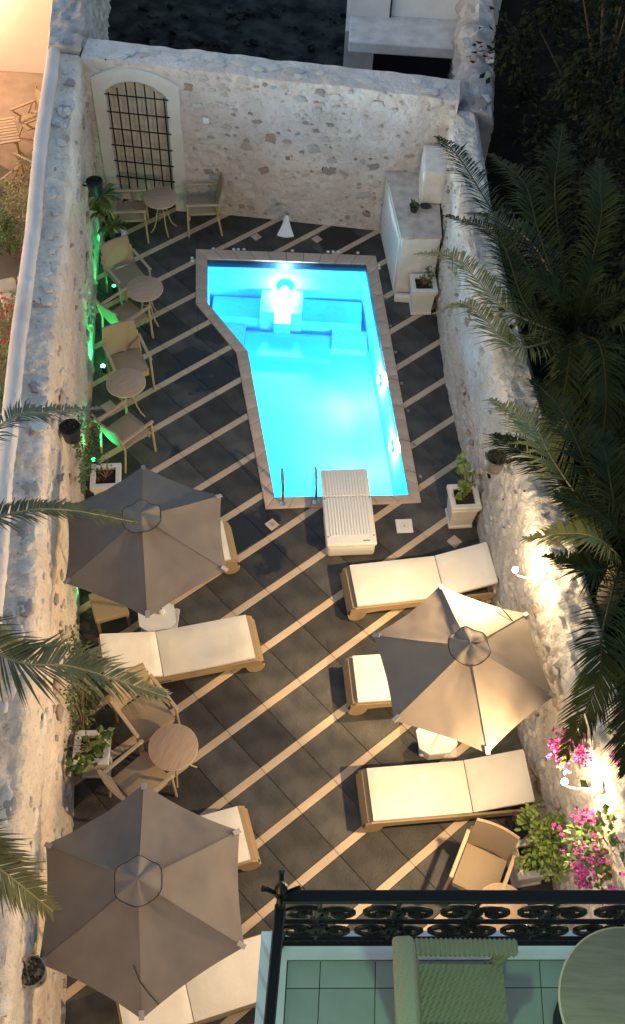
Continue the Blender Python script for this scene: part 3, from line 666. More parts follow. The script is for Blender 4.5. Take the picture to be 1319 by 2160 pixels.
# ------------------------------------------------------------------ furniture
def make_lounger():
    t = thing('sun_lounger', '', 'sun lounger', (0, 0, 0), 0, 'wicker sun loungers')
    prof = [(-.10, .16)] + [(-.0 + .125 * math.cos(a), .155 + .15 * math.sin(a)) for a in [R(x) for x in range(180, 360, 20)]] + [(.14, .19), (.30, .21), (1.98, .21), (1.98, .33), (-.02, .33), (-.09, .28)]
    for s_ in (-1, 1):
        v = [(x, s_ * .355, z) for x, z in prof] + [(x, s_ * .325, z) for x, z in prof]; m = len(prof)
        fs = [tuple(range(m))[::s_ * 1 if s_ > 0 else -1], tuple(range(m, 2 * m))[::-1 if s_ > 0 else 1]] + [(i, (i + 1) % m, m + (i + 1) % m, m + i) for i in range(m)]
        MB().add(v, fs).build('side_rail', 'wicker', t)
        MB().rbox(1.80, 1.87, s_ * .345 - .02, s_ * .345 + .02, 0, .205, .005, 1).build('leg', 'wicker', t)
        MB().box(1.15, 1.42, s_ * .357 - .002, s_ * .357 + .002, .25, .262).build('slot', 'dark_metal', t)
    v = []; pr = [(.125, .155)] + [(.0 + .125 * math.cos(a), .155 + .15 * math.sin(a)) for a in [R(x) for x in range(0, -181, -20)]] + [(-.105, .25), (-.06, .32), (.02, .328)]
    m = len(pr); v = [(x, -.324, z) for x, z in pr] + [(x, .324, z) for x, z in pr]
    MB().add(v, [(i, i + 1, m + i + 1, m + i) for i in range(m - 1)]).build('foot_roll', 'wicker', t, True)
    MB().box(.02, 1.27, -.322, .322, .27, .325).build('deck', 'wicker', t)
    def pillow(L, y0):
        b = MB(); NX, NY = 14, 8
        for side in (1, -1):
            for i in range(NX + 1):
                for k in range(NY + 1):
                    a, c = i / NX * 2 - 1, k / NY * 2 - 1
                    e = (1 - abs(a) ** 9) ** .5 * (1 - abs(c) ** 7) ** .5
                    b.v.append((L * i / NX, c * .335, .045 + side * (.018 + .027 * e) + (noise.noise(Vector((i * .45, k * .5, L * 5))) * .010 + noise.noise(Vector((i * 1.3, k * 1.1, L * 3))) * .004) * e))
        q = (NX + 1) * (NY + 1)
        for i in range(NX):
            for k in range(NY):
                f = (i * (NY + 1) + k, (i + 1) * (NY + 1) + k, (i + 1) * (NY + 1) + k + 1, i * (NY + 1) + k + 1)
                b.f.append(f); b.f.append(tuple(x + q for x in f[::-1]))
        rim = [i * (NY + 1) for i in range(NX + 1)] + [NX * (NY + 1) + k for k in range(1, NY + 1)] + [i * (NY + 1) + NY for i in range(NX - 1, -1, -1)] + [k for k in range(NY - 1, 0, -1)]
        for a, c in zip(rim, rim[1:] + rim[:1]): b.f.append((a, a + q, c + q, c))
        return b
    def piping(L, par):
        P = [(.012, -.325, .06), (L - .012, -.325, .06), (L - .006, -.31, .06), (L - .006, .31, .06), (L - .012, .325, .06), (.012, .325, .06), (.006, .31, .06), (.006, -.31, .06), (.012, -.325, .06)]
        MB().tube(P, .0055, 5).build('piping', 'cushion', par)
    o = pillow(1.235, 0).build('seat_cushion', 'cushion', t, True); o.location = (.0, 0, .328); piping(1.235, o)
    o = pillow(.75, 0).build('back_cushion', 'cushion', t, True); o.location = (1.262, 0, .338); o.rotation_euler = (0, R(-17), 0); piping(.76, o)
    o = MB().rbox(0, .78, -.32, .32, -.03, .0, .008, 1).build('back_board', 'wicker', t); o.location = (1.25, 0, .335); o.rotation_euler = (0, R(-17), 0)
    MB().tube([(1.75, -.2, .23), (1.82, -.2, .47)], .012, 6).build('prop', 'dark_metal', t); MB().tube([(1.75, .2, .23), (1.82, .2, .47)], .012, 6).build('prop', 'dark_metal', t)
    return t
L0 = make_lounger()
spots = [((.64, 7.596), 11.5, 'cream cushioned wicker lounger closest to the white pool filter, by the lit wall'), ((.705, 6.16), 8, 'cream wicker lounger mostly hidden under the parasol by the lit wall'), ((.933, 4.60), 8.5, 'cream wicker lounger between the small white table and the bougainvillea pot'),
         ((-.732, 6.697), 196.4, 'cream wicker lounger with its head under a palm frond'), ((-1.21, 8.23), 196, 'wicker lounger whose foot peeks out under the parasol near the pool ladder'), ((-.583, 4.028), 199, 'wicker lounger with its foot sticking out of the large brown parasol beside the round table'), ((.11, 2.655), 200, 'wicker lounger between the large brown parasol and the iron balcony')]
for i, (p, a, lab) in enumerate(spots):
    if i == 0: L0.location = (*p, .003); L0.rotation_euler = (0, 0, R(a)); L0['label'] = lab
    else: dup(L0, lab, (*p, .003), R(a))

def make_chair():
    t = thing('armchair', '', 'chair', (0, 0, 0), 0, 'wicker armchairs on the terrace')     # faces +x
    MB().rbox(-.22, .25, -.23, .23, .40, .445, .015, 2).build('seat', 'wicker_chair', t, True)
    MB().rbox(.20, .235, -.225, .225, .30, .40, .01, 1).build('apron', 'frame_tan', t)
    b = MB(); vs, fs = [], []
    for i in range(9):
        for k in range(7):
            z = .44 + .44 * i / 8; yy = (k / 6 - .5) * .47; xx = -.21 - .11 * (i / 8) - .03 * math.cos((k / 6 - .5) * math.pi)
            vs.append((xx, yy, z)); 
    for i in range(9):
        for k in range(7): x, y, z = vs[i * 7 + k]; vs.append((x - .028, y, z))
    for i in range(8):
        for k in range(6): f = (i * 7 + k, i * 7 + k + 1, (i + 1) * 7 + k + 1, (i + 1) * 7 + k); fs.append(f); fs.append(tuple(x + 63 for x in f[::-1]))
    rim = [k for k in range(7)] + [i * 7 + 6 for i in range(1, 9)] + [56 + k for k in range(5, -1, -1)] + [i * 7 for i in range(7, 0, -1)]
    for a, c in zip(rim, rim[1:] + rim[:1]): fs.append((a, a + 63, c + 63, c))
    MB().add(vs, fs).build('backrest', 'wicker_chair', t, True)
    for s_ in (-1, 1):
        MB().tube([(.245, s_ * .265, 0), (.235, s_ * .262, .63)], .018, 8).build('front_leg', 'frame_tan', t, True)
        MB().tube([(-.30, s_ * .25, 0), (-.24, s_ * .25, .42), (-.30, s_ * .245, .72)], .017, 8).build('rear_leg', 'frame_tan', t, True)
        MB().rbox(-.285, .27, s_ * .265 - .022, s_ * .265 + .022, .625, .65, .008, 2).build('armrest', 'frame_tan', t)
    return t
C0 = make_chair()
cspots = [((-3.62, 15.10), 8, 'wicker armchair in the corner behind the frangipani, beside the café table'), ((-2.36, 15.40), 188, 'wicker armchair against the far stone wall, next to the barred window'), ((-3.42, 13.42), -52, 'wicker armchair next to the frangipani planter, facing the pool'), ((-3.30, 12.46), 50, 'wicker armchair with green lit back at the café table nearest the frangipani'),
          ((-3.10, 11.44), -63, 'wicker armchair beside the bright green spotlight, tan back towards the pool'), ((-2.92, 10.03), 50, 'wicker armchair with bright green lit back beside the empty planter'), ((-1.96, 5.44), -48, 'wicker armchair with its back under the palm frond'), ((-1.90, 4.56), 47, 'wicker armchair beside the big-leaved planter, partly under the brown parasol'), ((2.25, 3.72), 248, 'wicker armchair beside the bougainvillea planter')]
for i, (p, a, lab) in enumerate(cspots):
    if i == 0: C0.location = (*p, .003); C0.rotation_euler = (0, 0, R(a)); C0['label'] = lab
    else: dup(C0, lab, (*p, .003), R(a)).scale = (1.12,) * 3
C0.scale = (1.12,) * 3
def make_table():
    t = thing('cafe_table', '', 'table', (0, 0, 0), 0, 'round café tables')
    MB().lathe([(.285, .695), (.302, .70), (.302, .718), (.295, .722), (.01, .722)], 40).build('table_top', 'table_top', t, True)
    MB().lathe([(.303, .699), (.307, .702), (.307, .716), (.303, .719)], 40).build('edge_band', 'table_rim', t, True)
    for q in range(4):
        M = Matrix.Rotation(q * math.pi / 2 + .5, 4, 'Z')
        MB().tube([(.05, 0, .695), (.06, 0, .52), (.11, 0, .36), (.13, 0, .22), (.18, 0, .08), (.25, 0, .0)], .013, 8, M=M).build('leg', 'frame_tan', t, True)
    MB().tube([(.09 * math.cos(a), .09 * math.sin(a), .42) for a in [k * math.pi / 8 for k in range(17)]], .008, 6).build('leg_ring', 'frame_tan', t, True)
    return t
T0 = make_table()
tsp = [((-3.08, 15.24), 'round café table in front of the barred window'), ((-3.03, 12.90), 'round café table at the green lit wall, farther from the empty planter'), ((-3.02, 10.80), 'round café table beside the bright green spotlight'), ((-1.53, 4.92), 'round café table between two armchairs, beside the large brown parasol'), ((2.44, 3.22), 'yellow lit round café table behind the iron balcony rail')]
for i, (p, lab) in enumerate(tsp):
    if i == 0: T0.location = (*p, .003); T0['label'] = lab
    else: dup(T0, lab, (*p, .003), i * .4)
t = thing('wicker_stool', 'tan wicker footstool with ribbed edge beside the small white table', 'stool', (-2.72, 7.06, .003), R(22))
MB().rbox(-.235, .235, -.23, .23, .30, .40, .02, 2).build('seat', 'wicker', t)
for sx in (-1, 1):
    for sy in (-1, 1): MB().rbox(sx * .205 - .022, sx * .205 + .022, sy * .2 - .022, sy * .2 + .022, 0, .305, .006, 1).build('leg', 'wicker', t)
def side_table(label, loc, rz):
    t = thing('side_table', label, 'side table', loc, rz, 'small white side tables')
    P = [(-.25, -.12), (-.14, -.22), (.14, -.22), (.25, -.12), (.25, .12), (.14, .22), (-.14, .22), (-.25, .12)]
    MB().prism(P, .31, .355).build('table_top', 'white_plastic', t)
    MB().prism([(x * .72, y * .72) for x, y in P], 0, .31).build('pedestal', 'white_plastic', t)
    return t
side_table('small white octagonal table beside the wicker footstool', (-2.04, 6.93, .003), R(14))
side_table('small white octagonal table half under the parasol by the lit wall', (1.78, 5.42, .003), R(10))
t = thing('ashtray', 'small white covered ashtray on the table beside the footstool', 'ashtray', (-1.98, 7.0, .358))
MB().lathe([(.045, 0), (.05, .04), (.045, .05), (.02, .06), (.005, .065)], 16).build('bowl', 'white_plastic', t, True); MB().lathe([(.012, .06), (.012, .08)], 8).build('knob', 'chrome', t)

def umbrella(x, y, r, a0, label, tilt=0):
    t = thing('parasol', label, 'parasol', (x, y, .003), 0, 'taupe parasols')
    MB().rbox(-.25, .25, -.25, .25, 0, .06, .02, 2).build('base', 'old_concrete', t); MB().tube([(0, 0, .05), (0, 0, 2.6)], .022, 10).build('pole', 'teak', t)
    ZE, ZA = 2.2, 2.66; NS = 18
    tip = lambda k: (r * math.cos(a0 + k * math.pi / 3), r * math.sin(a0 + k * math.pi / 3))
    for k in range(6):
        (ax_, ay), (bx, by) = tip(k), tip(k + 1); vs, fs = [], []
        for i in range(NS + 1):
            s_ = i / NS
            for j in range(NS + 1):
                w = j / NS; px, py = (ax_ + (bx - ax_) * w) * s_, (ay + (by - ay) * w) * s_; e = 4 * w * (1 - w)
                pull = 1 - .038 * e * s_ ** 2
                z = ZA - (ZA - ZE) * (s_ ** .93) - .075 * e * s_ * (1.25 - s_) + .016 * noise.noise(Vector((px * 3 + x, py * 3 + y, k))) * e + .010 * s_ * noise.noise(Vector((s_ * 9, w * 5 + k * 7, x))) * (.3 + e)
                vs.append((px * pull, py * pull, z))
        for i in range(NS):
            for j in range(NS): fs.append((i * (NS + 1) + j, (i + 1) * (NS + 1) + j, (i + 1) * (NS + 1) + j + 1, i * (NS + 1) + j + 1))
        MB().add(vs, fs).build('canopy_panel', 'canopy', t, True)
        MB().tube([(0, 0, ZA - .03), (ax_ * .5, ay * .5, (ZA + ZE) / 2 - .028), (ax_ * .985, ay * .985, ZE - .012)], .010, 6).build('rib', 'teak', t)
        MB().tube([(ax_ * .02, ay * .02, ZA + .004), (ax_ * .5, ay * .5, ZA - (ZA - ZE) * .5 ** .93 + .003), (ax_, ay, ZE + .004)], .006, 5).build('seam', 'canopy', t)
        d = Vector((ax_, ay, ZE - ZA)).normalized(); c = Vector((ax_, ay, ZE)) - d * .035
        Mx = Matrix.Translation(c + Vector((0, 0, .009))) @ Matrix.Rotation(a0 + k * math.pi / 3, 4, 'Z') @ Matrix.Rotation(math.atan2(ZA - ZE, r), 4, 'Y')
        MB().rbox(-.045, .045, -.026, .026, -.004, .006, .002, 1, Mx).build('corner_pocket', 'patch', t)
    vs, fs = [], []
    for i in range(7):
        for j in range(36):
            a = j * 2 * math.pi / 36; s_ = i / 6; rr = .235 * s_ * (1 + .04 * math.cos(6 * (a - a0))); vs.append((rr * math.cos(a), rr * math.sin(a), ZA + .085 - .085 * s_ ** 1.5 + .020 * s_ * math.cos(6 * (a - a0)) + .030 * s_ * noise.noise(Vector((math.cos(a) * 2 + x, math.sin(a) * 2, i * .4)))))
    for i in range(6):
        for j in range(36): fs.append((i * 36 + j, (i + 1) * 36 + j, (i + 1) * 36 + (j + 1) % 36, i * 36 + (j + 1) % 36))
    MB().add(vs, fs).build('vent_cap', 'canopy', t, True)
    MB().tube([vs[6 * 36 + j % 36] for j in range(37)], .005, 5).build('cap_hem', 'soil', t)
    return t
u3 = umbrella(-1.449, 2.765, 1.14, R(37.7), 'large brown parasol at the foot of the yard, beside the iron balcony')
u1 = umbrella(-2.03, 6.99, 1.115, R(39.5), 'grey taupe parasol by the green lit wall near the pool ladder')
u2 = umbrella(1.834, 5.528, 1.08, R(43), 'taupe parasol at the lit wall, one panel glaring bright')
MB().tube([(.03, -.70, 2.395), (.10, -.82, 2.34), (.20, -.92, 2.285), (.30, -1.0, 2.235)], .006, 5).build('tie_strap', 'soil', u3)
MB().tube([(.42, .80, 2.292), (.52, .66, 2.30), (.60, .55, 2.30)], .008, 5).build('tie_strap', 'soil', u2)

# ------------------------------------------------------------------ planters
def planter(x, y, rz, label):
    t = thing('planter', label, 'planter', (x, y, .003), rz, 'white square planters')
    def fr(w0, w1, z0, z1, M=None): return MB().add([(s1 * w * .5, s2 * w * .5, z) for z, w in ((z0, w0), (z1, w1)) for s1, s2 in ((-1, -1), (1, -1), (1, 1), (-1, 1))], [(0, 1, 5, 4), (1, 2, 6, 5), (2, 3, 7, 6), (3, 0, 4, 7), (3, 2, 1, 0), (4, 5, 6, 7)])
    fr(.32, .39, .05, .52).build('body', 'white_paint', t); MB().rbox(-.18, .18, -.18, .18, 0, .055, .008, 1).build('plinth', 'white_paint', t)
    for (x0, x1, y0, y1) in ((-.225, .225, -.225, -.145), (-.225, .225, .145, .225), (-.225, -.145, -.1445, .1445), (.145, .225, -.1445, .1445)): MB().rbox(x0, x1, y0, y1, .522, .60, .008, 1).build('rim', 'white_paint', t)
    MB().rbox(-.21, .21, -.21, .21, .47, .50, .008, 1).build('moulding', 'white_paint', t)
    b = MB(); 
    for i in range(9):
        for k in range(9): b.v.append((-.144 + .288 * i / 8, -.144 + .288 * k / 8, .545 + rnd(-.012, .014)))
    b.f = [(i * 9 + k, (i + 1) * 9 + k, (i + 1) * 9 + k + 1, i * 9 + k + 1) for i in range(8) for k in range(8)]
    b.build('soil', 'soil', t); return t
planter(-3.80, 14.27, R(6), 'white planter holding the frangipani near the barred window')
planter(-3.07, 9.08, R(8), 'white planter with only bare twigs beside the grey taupe parasol')
planter(-2.55, 4.90, R(4), 'white planter with a broad-leaved plant against the green lit wall')
planter(1.66, 13.60, R(6), 'white planter with a small shrub in front of the masonry counter')
planter(2.215, 9.12, R(8), 'white planter with sparse round leaves below the hanging bucket on the garden wall')
planter(2.86, 3.88, R(12), 'white planter with a dense green bush among bougainvillea')
def rosette(b, c, n, L, w, lift):
    for i in range(n):
        a = i * 2.4 + rnd(-.3, .3); e = lift + rnd(-.5, .3); p = Vector(c); d = Vector((math.cos(a), math.sin(a), e)).normalized(); l_ = L * rnd(.7, 1.1)
        s_ = d.cross(Vector((0, 0, 1))).normalized(); m1 = p + d * l_ * .5; m2 = p + d * l_ * .8 - Vector((0, 0, .12 * l_)); tp = p + d * l_ - Vector((0, 0, .35 * l_))
        b.add([p, m1 + s_ * w, m1 - s_ * w, m2 + s_ * w * .8, m2 - s_ * w * .8, tp, m1 - Vector((0, 0, w * .4))], [(0, 1, 6), (0, 6, 2), (1, 3, 6), (6, 4, 2), (3, 4, 6), (3, 5, 4)])
t = thing('frangipani', 'young frangipani with long drooping leaves at stem ends, beside the barred window', 'plant', (-3.80, 14.27, .55))
b = MB()
for (p, q) in (((0, 0, 0), (-.10, .10, .85)), ((.02, 0, 0), (.05, -.1, .35)), ((-.02, .04, 0), (-.18, -.02, .6))): b.tube([p, ((p[0] + q[0]) / 2 + .02, (p[1] + q[1]) / 2, q[2] * .5), q], [.022, .018, .015], 7)
b.build('stem', 'twig', t, True)
b = MB(); rosette(b, (-.10, .10, .85), 26, .36, .04, .35); rosette(b, (.05, -.1, .35), 18, .30, .035, .4); rosette(b, (-.18, -.02, .6), 12, .28, .035, .3)
b.build('foliage', 'leaf', t)
def bush(name, label, loc, cen, rad, n, L, w, m, flowers=0, stems=5, fm='bract', fl=.038, fw_=.018):
    t = thing(name, label, 'plant', loc); b = MB(); c = Vector(cen); pts = []
    for i in range(stems):
        q = c + Vector((rnd(-1, 1) * rad[0] * .7, rnd(-1, 1) * rad[1] * .7, rnd(-.2, .8) * rad[2])); m_ = q * .5 + Vector((rnd(-.05, .05), rnd(-.05, .05), 0)); b.tube([Vector((0, 0, 0)), m_, q], [.009, .006, .003], 5); pts.append((m_, q))
    b.build('stem', 'twig', t)
    b = MB(); fb = MB()
    cl = [Vector((rnd(-1, 1), rnd(-1, 1), rnd(-1, 1))) for _ in range(max(6, n // 22))]
    fcl = [Vector((rnd(-1, 1), rnd(-1, 1), rnd(-1, 1))) for _ in range(26)]
    for i in range(n + flowers):
        g = random.choice(cl); u = g.normalized() * rnd(.3, 1) if g.length > 1 else g; u = u + Vector((rnd(-1, 1), rnd(-1, 1), rnd(-1, 1))) * .22
        p = c + Vector((u.x * rad[0], u.y * rad[1], u.z * rad[2])); d = Vector((u.x + rnd(-.7, .7), u.y + rnd(-.7, .7), rnd(-.6, .6)))
        if i < n: b.leaf(p, d, Vector((rnd(-.3, .3), rnd(-.3, .3), 1)), L * rnd(.6, 1.2), w * rnd(.7, 1.2))
        else:
            g = fcl[int(len(fcl) * random.random() ** 1.4)]; p = c + Vector((g.x * rad[0], g.y * rad[1], g.z * rad[2])) * rnd(.85, 1.15) + Vector((random.gauss(0, 1), random.gauss(0, 1), random.gauss(0, 1))) * .042
            for _ in range(4): fb.leaf(p, Vector((rnd(-1, 1), rnd(-1, 1), rnd(-.2, 1))), Vector((0, 0, 1)), fl, fw_)
    b.build('foliage', m, t)
    if flowers: fb.build('blossom', fm, t)
    return t
bush('twig_plant', 'leafless twigs in the planter beside the grey taupe parasol', (-3.07, 9.08, .55), (0, 0, .28), (.16, .14, .22), 16, .05, .015, 'leaf', 0, 9)
bush('broad_leaf_plant', 'broad-leaved climber spreading from the planter against the green lit wall', (-2.55, 4.90, .55), (-.05, -.05, .22), (.36, .34, .26), 60, .13, .05, 'leaf', 0, 9)
bush('wall_creeper', 'fine-leaved creeper climbing the green lit wall behind the broad-leaved planter', (-2.80, 5.25, .003), (.06, .35, .95), (.16, .55, .75), 620, .055, .018, 'leaf', 0, 12)
bush('potted_shrub', 'small shrub in the planter in front of the masonry counter', (1.66, 13.60, .55), (.07, .03, .16), (.16, .15, .15), 70, .06, .02, 'leaf', 0, 6)
bush('round_leaf_plant', 'sparse plant with bright round leaves below the hanging bucket', (2.215, 9.12, .55), (.02, .12, .42), (.22, .26, .36), 60, .11, .045, 'leaf_bright', 0, 9)
bush('dense_bush', 'dense bright green bush in the planter among bougainvillea', (2.86, 3.88, .55), (.05, .08, .38), (.36, .36, .36), 800, .075, .024, 'leaf_bright', 0, 14)
bush('bougainvillea', 'pink bougainvillea cluster hanging in front of the glaring lamp', (3.02, 4.45, 2.45), (-.13, -.02, .2), (.20, .22, .11), 40, .08, .03, 'leaf', 120, 7)
bush('bougainvillea', 'larger magenta bougainvillea spilling over the wall above the dense bush', (3.30, 3.45, 2.30), (-.16, .0, .05), (.34, .42, .32), 230, .09, .034, 'leaf', 210, 10)
bush('bougainvillea', 'dark pink bougainvillea trailing on top of the garden wall', (3.45, 4.6, 2.5), (.05, .0, .15), (.2, .35, .12), 90, .08, .03, 'leaf', 50, 6)
bush('bougainvillea', 'small magenta bougainvillea sprig low beside the balcony rail', (3.35, 2.75, 2.2), (-.08, .1, .15), (.1, .2, .2), 20, .08, .03, 'leaf', 34, 4)

# hanging buckets with soil on the walls
def bucket(x, y, z, wx, label, m, ang=0):
    t = thing('wall_bucket', label, 'bucket', (x, y, z), ang, 'buckets hung on the walls')
    MB().lathe([(.10, -.24), (.105, -.235), (.135, .0), (.14, .01), (.128, .012), (.122, -.03), (.01, -.03)], 24).build('pail', m, t, True)
    b = MB()
    for i in range(90):
        a = rnd(0, 6.28); r_ = .128 * math.sqrt(rnd(0, 1)); b.leaf(Vector((r_ * math.cos(a), r_ * math.sin(a), rnd(-.03, .0))), Vector((rnd(-1, 1), rnd(-1, 1), rnd(.2, 1))), Vector((0, 0, 1)), rnd(.03, .06), .015)
    b.build('soil_and_roots', 'soil', t)
    M = Matrix.Rotation(-ang, 4, 'Z'); s_ = 1 if wx > x else -1
    MB().box(min(0, wx - x), max(0, wx - x), -.012, .012, -.10, -.08, M).build('bracket', 'iron', t)
bucket(-3.88, 13.95, 2.0, -4.08, 'dark blue bucket hung on the green lit wall above the frangipani', 'dark_metal')
bucket(-3.24, 8.58, 2.3, -3.42, 'black bucket with trailing greenery hung on the green lit wall', 'dark_metal')
bucket(-2.33, 1.93, 2.55, -2.46, 'metal bucket full of dark soil on the green lit wall beside the large brown parasol', 'steel_dull')
bucket(2.354, 8.523, 2.3, 2.58, 'metal bucket hung on the garden wall above the round-leaved plant', 'steel_dull')
bush('trailing_vine', 'trailing vine hanging from the black bucket on the green lit wall', (-3.24, 8.62, 2.27), (.05, .28, -.75), (.13, .42, .75), 360, .06, .02, 'leaf', 0, 9)

# ------------------------------------------------------------------ green garden spotlights at the foot of the green lit wall
for (x, y, lab, aim, pw_) in ((-3.60, 11.66, 'green ground spotlight beside the café table at the green lit wall', (-3.75, 12.1, .6), 22), (-3.72, 13.55, 'small green ground spotlight behind the armchair next to the frangipani', (-4.05, 13.8, .6), 7), (-4.05, 14.72, 'green ground spotlight behind the frangipani planter', (-4.1, 14.3, .5), 7),
        (-3.42, 9.72, 'green ground spotlight below the trailing vine', (-3.25, 10.1, .7), 16), (-3.08, 7.45, 'green ground spotlight under the grey taupe parasol', (-3.2, 7.3, .6), 6)):
    t = thing('garden_spotlight', lab, 'spotlight', (x, y, .003), 0, 'green spotlights along the green lit wall')
    MB().lathe([(.05, 0), (.05, .012), (.012, .016), (.012, .06)], 14).build('base', 'dark_metal', t, True)
    MB().lathe([(.035, .05), (.042, .06), (.046, .11), (.04, .115)], 16).build('housing', 'dark_metal', t, True)
    MB().lathe([(.038, .115), (.034, .125), (.012, .13)], 16).build('lens', 'lens_green_bright' if pw_ > 20 else 'lens_green', t, True)
    light('green_light', 'SPOT', (0, 0, .17), pw_, (.05, 1, .28), .03, t, 130, Vector(aim) - Vector((x, y, 0)))

# ------------------------------------------------------------------ palms
def spline(P, n):
    P = [P[0] * 2 - P[1]] + P + [P[-1] * 2 - P[-2]]; out = []
    for i in range(1, len(P) - 2):
        for k in range(n):
            t_ = k / n; a, b_, c, d = P[i - 1], P[i], P[i + 1], P[i + 2]
            out.append(.5 * ((2 * b_) + (c - a) * t_ + (2 * a - 5 * b_ + 4 * c - d) * t_ ** 2 + (3 * b_ - a - 3 * c + d) * t_ ** 3))
    return out + [P[-2]]
def frond(parent, P, m, LL_=.42, dens=20):
    P = [Vector(p) for p in P]; S = spline(P, dens); N = len(S); b = MB(); rb = MB()
    rb.tube(S, [.012 * (1 - .8 * i / N) + .003 for i in range(N)], 6)
    for i in range(2, N):
        s_ = i / N; t_ = (S[min(i + 1, N - 1)] - S[i - 1]).normalized(); sd = t_.cross(Vector((0, 0, 1))); sd = sd.normalized() if sd.length > .05 else Vector((1, 0, 0)); upv = sd.cross(t_)
        L = LL_ * (math.sin(math.pi * min(1, .14 + s_ * .80)) ** .6) * (1.0 if s_ < .85 else 1.15 - s_ * .5)
        for g in (-1, 1):
            for q in (0, .5):
                if random.random() < .07: continue
                p = S[i - 1].lerp(S[i], q); sw = .5 + .9 * s_ + rnd(-.12, .12)
                d = (sd * g + t_ * sw + upv * rnd(-.05, .5)).normalized(); l_ = L * rnd(.7, 1.12); w = .011
                wv = d.cross(upv).normalized() * w; mid = p + d * l_ * .55; tp = p + d * l_ - Vector((0, 0, l_ * rnd(.10, .45)))
                b.add([p + wv * .5, p - wv * .5, mid + wv, mid - wv, tp], [(0, 1, 3, 2), (2, 3, 4)])
    o = b.build('frond', m, parent); rb.build('rachis', 'rachis_shaded' if m == 'frond_shaded' else 'rachis', o); return o
def palm(label, base, crown, fronds):
    t = thing('palm_tree', label, 'palm', base); B = Vector(base)
    h = Vector(crown) - B; prof = [(Vector((0, 0, 0)).lerp(h, k / 16), .15 + .02 * (k % 2) - .03 * k / 16) for k in range(17)]
    MB().tube([p for p, _ in prof], [r_ for _, r_ in prof], 12).build('trunk', 'trunk', t, True)
    for m, P, LL_ in fronds:
        frond(t, [h + Vector((rnd(-.04, .04), rnd(-.04, .04), .02))] + [Vector(p) - B for p in P], m, LL_)
    for k in range(5 if B.x < 0 else 3):
        a = k * 1.25 + rnd(0, .5); d = Vector((math.cos(a), math.sin(a), 0)); frond(t, [h + d * .03, h + d * .22 + Vector((0, 0, .42)), h + d * .55 + Vector((0, 0, .62)), h + d * .95 + Vector((0, 0, .55))], 'frond_shaded' if B.x > 0 else 'frond_green', .36, 12)
    return t
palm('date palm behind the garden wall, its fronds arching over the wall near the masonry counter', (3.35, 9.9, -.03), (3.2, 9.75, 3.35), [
    ('frond_olive', [(2.219, 9.614, 3.9), (1.659, 10.696, 3.7), (1.222, 11.32, 3.2)], .40), ('frond_olive', [(2.324, 9.073, 3.8), (1.836, 9.933, 3.6), (1.46, 10.471, 2.9)], .38), ('frond_shaded', [(2.449, 9.443, 4.1), (2.148, 10.691, 4.1), (1.569, 11.665, 3.6)], .45),
    ('frond_shaded', [(2.25, 11.0, 4.0), (1.763, 12.665, 3.8), (1.512, 13.719, 3.4)], .45), ('frond_shaded', [(2.689, 10.834, 4.1), (2.585, 11.961, 4.0), (2.255, 13.097, 3.6)], .5), ('frond_shaded', [(2.918, 11.296, 4.2), (3.005, 12.163, 4.3), (3.239, 13.338, 4.0)], .45),
    ('frond_shaded', [(3.452, 10.879, 4.2), (3.499, 11.515, 4.3), (3.651, 12.448, 4.1)], .45), ('frond_blue', [(2.739, 10.821, 3.8), (2.286, 11.635, 3.6), (1.965, 12.368, 3.1)], .42), ('frond_shaded', [(3.9, 9.6, 4.0), (4.6, 9.9, 3.9), (5.2, 10.3, 3.3)], .45), ('frond_shaded', [(3.3, 9.0, 4.0), (3.35, 8.2, 3.8), (3.3, 7.6, 3.2)], .45), ('frond_shaded', [(3.05, 9.2, 3.7), (3.0, 8.7, 3.3), (2.98, 8.4, 2.6)], .42), ('frond_shaded', [(3.4, 9.2, 3.7), (3.55, 8.8, 3.2), (3.6, 8.6, 2.5)], .42)])
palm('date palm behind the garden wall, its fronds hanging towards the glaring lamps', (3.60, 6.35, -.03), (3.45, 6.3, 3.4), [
    ('frond_olive', [(2.641, 7.09, 4.0), (2.432, 7.741, 3.9), (2.085, 8.634, 3.3)], .5), ('frond_shaded', [(2.6, 7.2, 3.8), (2.226, 7.674, 3.6), (2.14, 8.17, 3.2)], .40), ('frond_olive', [(3.016, 6.25, 3.9), (2.727, 6.422, 3.7), (2.406, 6.655, 3.2)], .35), ('frond_shaded', [(2.988, 5.9, 3.8), (2.837, 6.067, 3.7), (2.622, 6.448, 3.2)], .38),
    ('frond_shaded', [(2.924, 5.085, 4.0), (2.855, 4.616, 3.9), (2.653, 4.103, 3.2)], .42), ('frond_shaded', [(3.3, 5.0, 3.9), (3.2, 4.332, 3.8), (3.2, 3.9, 3.3)], .42), ('frond_shaded', [(3.17, 6.768, 4.1), (3.15, 7.283, 4.1), (3.156, 7.869, 3.8)], .45), ('frond_shaded', [(2.95, 7.0, 4.1), (2.734, 7.949, 4.0), (2.572, 8.823, 3.5)], .48),
    ('frond_shaded', [(3.9, 6.9, 4.0), (4.3, 7.6, 3.8), (4.5, 8.2, 3.3)], .45), ('frond_shaded', [(4.0, 5.9, 4.0), (4.5, 5.4, 3.7), (4.9, 5.0, 3.2)], .45)])
